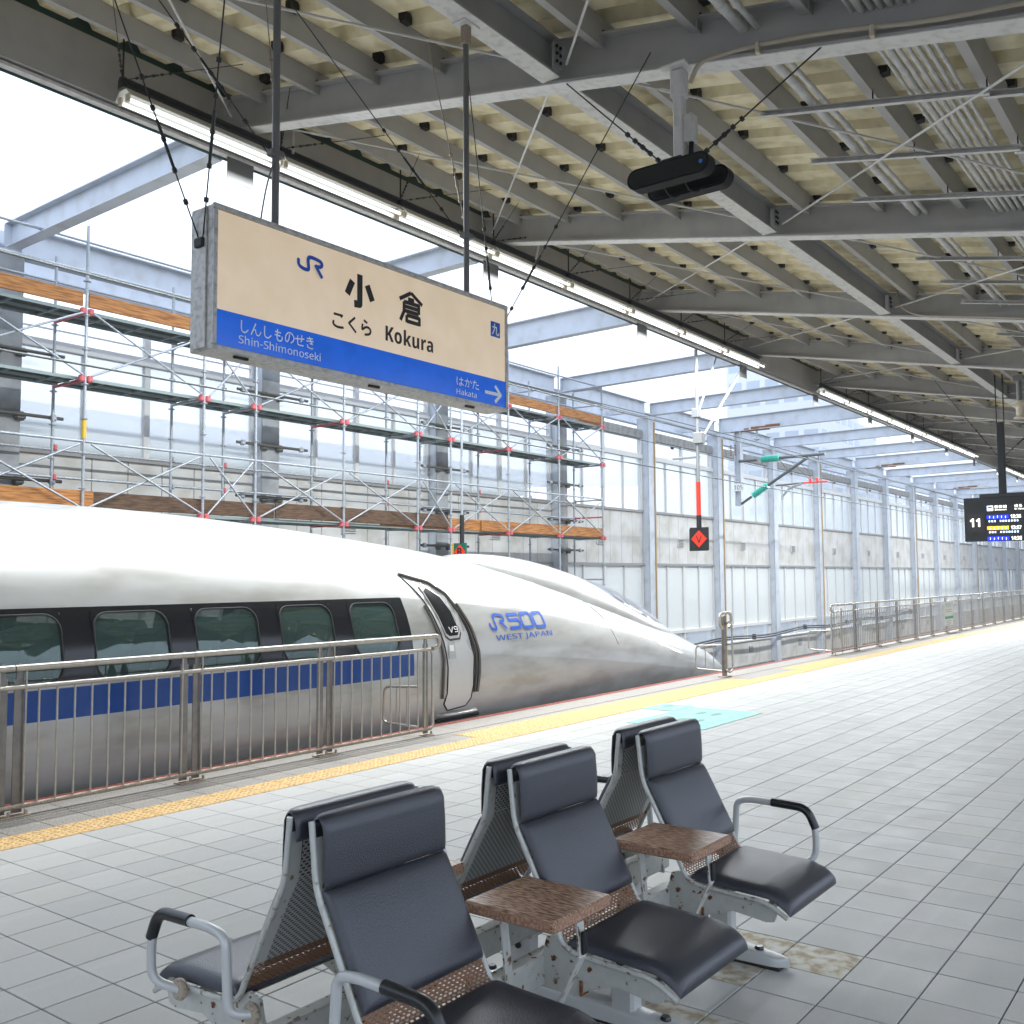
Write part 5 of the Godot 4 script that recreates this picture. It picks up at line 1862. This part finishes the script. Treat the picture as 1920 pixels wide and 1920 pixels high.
# ---------------------------------------------------------------- hanging station sign
func station_sign() -> void:
	var x0 := 2.985
	var x1 := 5.445
	var y0 := 2.825
	var y1 := 3.578
	var zf := -4.15
	var zb := -4.335
	var o := thing("station_name_sign", "cream and blue hanging station sign reading Kokura, with an arrow to Hakata", "sign")
	var xc := (x0 + x1) / 2
	var yc := (y0 + y1) / 2
	box(o, "casing", Vector3(xc, yc, (zf + zb) / 2), Vector3(x1 - x0, y1 - y0, zf - zb), M.sign_steel, .006)
	box(o, "end_frame", Vector3(x0 - .004, yc, (zf + zb) / 2), Vector3(.012, y1 - y0 - .02, .10), M.sign_steel, .003)
	var fw := .028
	for y in [y0 + fw / 2 - .003, y1 - fw / 2 + .003]:
		box(o, "frame_bar", Vector3(xc, y, zf + .005), Vector3(x1 - x0 + .006, fw, .022), M.sign_steel, .004)
	for x in [x0 + .011, x1 - .011]:
		box(o, "frame_bar", Vector3(x, yc, zf + .0052), Vector3(.024, y1 - y0 - 2 * fw + .006, .021), M.sign_steel, .004)
	var yb := 3.035
	box(o, "cream_face", Vector3(xc, (yb + y1 - fw) / 2, zf + .002), Vector3(x1 - x0 - .05, y1 - fw - yb, .006), M.sign_face)
	box(o, "blue_band", Vector3(xc, (yb + y0 + fw) / 2, zf + .0022), Vector3(x1 - x0 - .05, yb - y0 - fw, .006), M.sign_blue)
	for x in [x0 + .22, x0 + 1.2, x1 - .35]:
		box(o, "latch", Vector3(x, y0 - .006, zf - .05), Vector3(.09, .014, .02), M.rod_dark, .003)
	var zt := zf + .0065
	var at := func(xa: float, xb: float, ya: float, yb2: float) -> Callable:
		return func(p: Vector2) -> Vector3:
			return Vector3(lerpf(xa, xb, p.x), lerpf(ya, yb2, p.y), zt)
	var word := func(called: String, s: String, xa: float, xb: float, ya: float, yb2: float, w: float, m: Material, curve: bool) -> void:
		var mb := MB.new()
		var n := s.length()
		var cell := (xb - xa) / n
		for i in n:
			var gx := xa + cell * i
			glyph(mb, KANA[s[i]], w, at.call(gx + cell * .04, gx + cell * .96, ya, yb2), cell * .92 / (yb2 - ya), Vector3.BACK, curve)
		put(o, called, mb.mesh(), m)
	word.call("kanji_lettering", "小", 3.885, 4.135, 3.258, 3.456, .22, M.ink_black, false)
	word.call("kanji_lettering", "倉", 4.335, 4.570, 3.250, 3.448, .125, M.ink_black, false)
	word.call("kana_lettering", "こくら", 3.785, 4.115, 3.098, 3.192, .15, M.ink_black, true)
	text_on(o, "roman_lettering", "Kokura", Vector3(4.227, 3.103, zt - .001), Vector3.RIGHT, Vector3.UP, .433, .091, M.ink_black, true)
	word.call("kana_lettering", "しんしものせき", 3.142, 3.668, 2.940, 3.008, .11, M.ink_white, true)
	text_on(o, "roman_lettering", "Shin-Shimonoseki", Vector3(3.149, 2.883, zt - .001), Vector3.RIGHT, Vector3.UP, .56, .042, M.ink_white)
	word.call("kana_lettering", "はかた", 4.885, 5.135, 2.930, 2.992, .11, M.ink_white, true)
	text_on(o, "roman_lettering", "Hakata", Vector3(4.893, 2.873, zt - .001), Vector3.RIGHT, Vector3.UP, .21, .036, M.ink_white)
	var mb := MB.new()
	glyph(mb, KANA["arrow"], .2, at.call(5.192, 5.372, 2.872, 2.990), 1.5, Vector3.BACK, false)
	put(o, "arrow", mb.mesh(), M.ink_white)
	mb = MB.new()
	glyph(mb, KANA["jr"], .2, at.call(3.533, 3.716, 3.355, 3.462), 1.65, Vector3.BACK, true)
	put(o, "railway_logo", mb.mesh(), M.ink_blue)
	box(o, "zone_square", Vector3(5.312, 3.386, zf + .0045), Vector3(.104, .106, .004), M.ink_blue)
	mb = MB.new()
	glyph(mb, KANA["九"], .13, at.call(5.272, 5.352, 3.345, 3.428), .96, Vector3.BACK, false)
	put(o, "zone_character", mb.mesh(), M.ink_white)
	# hanger tubes and tie rods
	var zt2 := -4.24
	var yt := roof_y(-4.2) + .03
	for x in [3.455, 5.115]:
		tube(o, "hanger_tube", Vector3(x, y1, zt2), Vector3(x, yt, zt2), .021, M.rod_grey, 10)
		box(o, "hanger_foot", Vector3(x, y1 + .012, zt2), Vector3(.13, .025, .10), M.sign_steel, .005)
		box(o, "hanger_clamp", Vector3(x, yt - .07, zt2), Vector3(.06, .16, .06), M.stainless_rust, .008)
		box(o, "clamp_plate", Vector3(x, yt - .012, zt2), Vector3(.17, .016, .12), M.beam_pale, .003)
		var y := 4.02
		box(o, "tube_collar", Vector3(x, y, zt2), Vector3(.09, .04, .06), M.rod_grey, .008)
		tie(o, Vector3(x - .75, roof_y(-5.5) + .3, -5.5), Vector3(x - .04, y, zt2 - .02), M.rod_dark)
		tie(o, Vector3(x + .55, roof_y(-5.1) + .3, -5.1), Vector3(x + .04, y, zt2 - .02), M.stainless_rust)
	for e in [[x0 - .004, -1.0, -.45], [x1, 1.0, .62]]:
		tie(o, Vector3(e[0] + e[2], roof_y(-5.0) + .1, -5.0), Vector3(e[0], 3.39, zf - .10), M.rod_dark)
		tie(o, Vector3(e[0] + e[2], roof_y(-3.3) + .1, -3.3), Vector3(e[0], 3.39, zf - .08), M.rod_dark)
		box(o, "tie_lug", Vector3(e[0] + .008 * e[1], 3.385, zf - .09), Vector3(.03, .05, .07), M.rod_dark, .006)
	put(o, "supply_cable", pipe(smooth_path([Vector3(3.44, 4.0, zt2 + .02), Vector3(3.40, 3.85, zt2), Vector3(3.37, 3.70, zt2), Vector3(3.35, y1, zt2)], .1), .005, 6), M.rod_grey)

# ---------------------------------------------------------------- hanging devices
func devices() -> void:
	var o := thing("twin_loudspeaker", "pair of black oblong speakers on a pale square post under the nearest roof beam", "loudspeaker", "", Vector3(6.15, 0, -3.12))
	var yt := roof_y(-3.12)
	box(o, "mount_plate", Vector3(0, yt - .018, 0), Vector3(.22, .018, .2), M.beam_pale, .003)
	box(o, "post", Vector3(0, (yt + 4.58) / 2, 0), Vector3(.075, yt - 4.58, .075), M.conduit, .008)
	box(o, "post_sleeve", Vector3(0, yt - .13, 0), Vector3(.10, .2, .10), M.conduit, .008)
	box(o, "junction_box", Vector3(.02, 4.83, .07), Vector3(.09, .2, .08), M.conduit, .01)
	tube(o, "cable_gland", Vector3(.02, 4.74, .08), Vector3(.02, 4.63, .07), .018, M.plastic_black)
	box(o, "yoke", Vector3(0, 4.57, 0), Vector3(.30, .03, .16), M.rod_dark, .006)
	for e in [[-.12, -.02], [.16, -.01]]:
		var outline := PackedVector2Array()
		for p in rounded(-.32, .32, -.075, .075, .074, 6):
			outline.append(p)
		var b := put(o, "speaker_bar", extrude(outline, Vector3(e[0] - .05, 4.485, e[1]), Vector3(e[0] + .05, 4.485, e[1])), M.plastic_black)
		var inner := PackedVector2Array()
		for p in rounded(-.30, .30, -.058, .058, .057, 6):
			inner.append(p)
		put(b, "grille", extrude(inner, Vector3(e[0] - .055, 4.485, e[1]), Vector3(e[0] - .05, 4.485, e[1])), M.grip_black)
		if e[0] < 0:
			put(b, "badge", lathe([[0, -.002], [.014, -.002], [.014, .002], [0, .002]], Vector3(e[0] - .057, 4.485, .24), Vector3.RIGHT, 10), M.plastic_blue)
	for k in 2:
		put(o, "cable_loop", pipe(smooth_path([Vector3(-.06, 4.42, -.1 + .16 * k), Vector3(-.02, 4.36, -.08 + .16 * k), Vector3(.06, 4.37, -.06 + .16 * k), Vector3(.10, 4.42, -.05 + .16 * k)], .05), .005, 6), M.rod_dark)
	tie(o, Vector3(-.02, roof_y(-4.0) + .0, -.95), Vector3(0, 4.58, -.10), M.rod_dark, .006, 5)
	tie(o, Vector3(-.02, roof_y(-2.1) + .0, 1.05), Vector3(0, 4.58, .12), M.rod_dark, .006, 5)
	# departure board
	var xb := 21.9
	var d := thing("departure_board", "black hanging departure board showing platform number 11 and lit train times", "sign", "", Vector3(xb, 0, 0))
	var za := -4.75
	var zz := -2.6
	box(d, "housing", Vector3(.11, 2.79, (za + zz) / 2), Vector3(.22, .90, zz - za), M.board_black, .01)
	box(d, "top_cover", Vector3(.11, 3.27, (-4.45 + zz) / 2), Vector3(.20, .08, zz + 4.45), M.board_dark, .01)
	box(d, "number_panel", Vector3(-.004, 2.72, -4.53), Vector3(.008, .38, .33), M.ink_black)
	box(d, "screen", Vector3(-.0035, 2.72, (-4.32 + zz) / 2), Vector3(.007, .66, zz + 4.32 - .04), M.board_dark)
	var right := Vector3.BACK
	text_on(d, "platform_number", "11", Vector3(-.0095, 2.64, -4.64), right, Vector3.UP, .19, .17, M.led_white, true)
	var im := part(d, "train_icon")
	put(im, "icon_plate", bevel_box(Vector3(.004, .105, .115), .001), M.led_pale, Transform3D(Basis(), Vector3(-.006, 3.01, -4.25)))
	put(im, "icon_train", bevel_box(Vector3(.004, .03, .085)), M.board_black, Transform3D(Basis(Vector3.RIGHT, -.15), Vector3(-.0085, 3.03, -4.25)))
	put(im, "icon_track", bevel_box(Vector3(.004, .014, .085)), M.board_black, Transform3D(Basis(), Vector3(-.0085, 2.977, -4.25)))
	var jp := MB.new()
	var k := 0
	for ch in ["新", "幹", "線"]:
		var z0 := -4.165 + .078 * k
		glyph(jp, KANA[ch], .1, func(p): return Vector3(-.0075, 3.005 + .06 * p.y, z0 + .068 * p.x), 1.1, Vector3.LEFT, false)
		k += 1
	k = 0
	for ch in ["博", "多"]:
		var z0 := -3.80 + .078 * k
		glyph(jp, KANA[ch], .1, func(p): return Vector3(-.0075, 3.01 + .06 * p.y, z0 + .068 * p.x), 1.1, Vector3.LEFT, false)
		k += 1
	put(d, "kanji_lettering", jp.mesh(), M.led_white)
	text_on(d, "roman_lettering", "Shinkansen", Vector3(-.0075, 2.962, -4.165), right, Vector3.UP, .22, .028, M.led_white)
	text_on(d, "roman_lettering", "for Hakata", Vector3(-.0075, 2.965, -3.80), right, Vector3.UP, .2, .028, M.led_white)
	var rows := [[2.83, M.led_blue, "13:36"], [2.605, M.led_amber, "13:57"], [2.39, M.led_blue, "14:36"]]
	for r in rows:
		var y: float = r[0]
		var z := -4.30
		for c in 11:
			var h := .075 if c % 3 else .068
			box(d, "lit_block", Vector3(-.0085, y, z + .037 * c), Vector3(.004, h, .031), r[1], .001)
			if c % 2 == 1:
				box(d, "lit_stroke", Vector3(-.0115, y + .006 * (c % 3 - 1), z + .037 * c), Vector3(.003, .045, .012), M.led_pale if r[1] == M.led_blue else M.led_white)
		text_on(d, "time", r[2], Vector3(-.0085, y - .034, -3.875), right, Vector3.UP, .19, .07, M.led_white, true)
		if y > 2.45:
			for c in 11:
				if c == 3:
					continue
				box(d, "lit_letter", Vector3(-.0085, y - .085, z + .03 + .052 * c), Vector3(.004, .036, .026 + .006 * (c % 2)), M.led_pale, .004)
	box(d, "hanger_post", Vector3(.11, 4.03, -4.02), Vector3(.13, 1.5, .13), M.board_black, .01)
	for s in [-1, 1]:
		tube(d, "hanger_rod", Vector3(.11, 4.75, -4.02 + .07 * s), Vector3(.11, roof_y(-4.02) + .3, -4.02 + .07 * s), .012, M.rod_dark)
	tie(d, Vector3(.5, roof_y(-5.4) + .2, -5.4), Vector3(.11, 4.1, -4.1), M.rod_dark, .007)
	tie(d, Vector3(.5, roof_y(-2.6) + .2, -2.6), Vector3(.11, 4.1, -3.94), M.rod_dark, .007)
	# cream pendant speaker near the right edge
	var p := thing("pendant_speaker", "cream bell shaped speaker hung on a grey pole at the right edge", "loudspeaker", "", Vector3(20.0, 0, -3.31))
	tube(p, "pole", Vector3(0, 4.85, 0), Vector3(0, roof_y(-3.31), 0), .045, M.rod_grey, 10)
	put(p, "bell", lathe([[0, .32], [.13, .32], [.14, .27], [.07, .22], [.06, .06], [.11, .02], [.11, 0], [0, 0]], Vector3(0, 4.53, 0), Vector3.UP, 14), M.cream_plastic)
	box(p, "pole_bracket", Vector3(0, roof_y(-3.31) - .05, 0), Vector3(.18, .1, .18), M.rod_grey, .01)
	# bent conduit that drops to the lamp row
	var c := thing("bent_conduit", "thin grey conduit bending down to the lamp row left of the second beam", "pipe")
	put(c, "pipe_run", pipe(smooth_path([Vector3(11.2, 6.2, -8.0), Vector3(11.2, 7.0 - .25, -7.85), Vector3(11.2, 6.83, -6.9), Vector3(11.2, 6.55, -5.9)], .3), .02, 8), M.conduit)
	var c2 := thing("bent_conduit", "thin grey conduit dropping beside the sign's left hanger tube", "pipe")
	put(c2, "pipe_run", pipe(smooth_path([Vector3(6.75, 6.2, -8.0), Vector3(6.75, 6.80, -8.0), Vector3(6.75, 6.75, -7.2)], .15), .016, 8), M.conduit)

func _ready() -> void:
	rng.seed = 7
	camera_and_light()
	materials()
	platform()
	canopy()
	wall()
	beyond()
	train()
	scaffold()
	catenary()
	markers()
	railings()
	lamps()
	conduits()
	station_sign()
	devices()
	floor_stickers()
	bench()
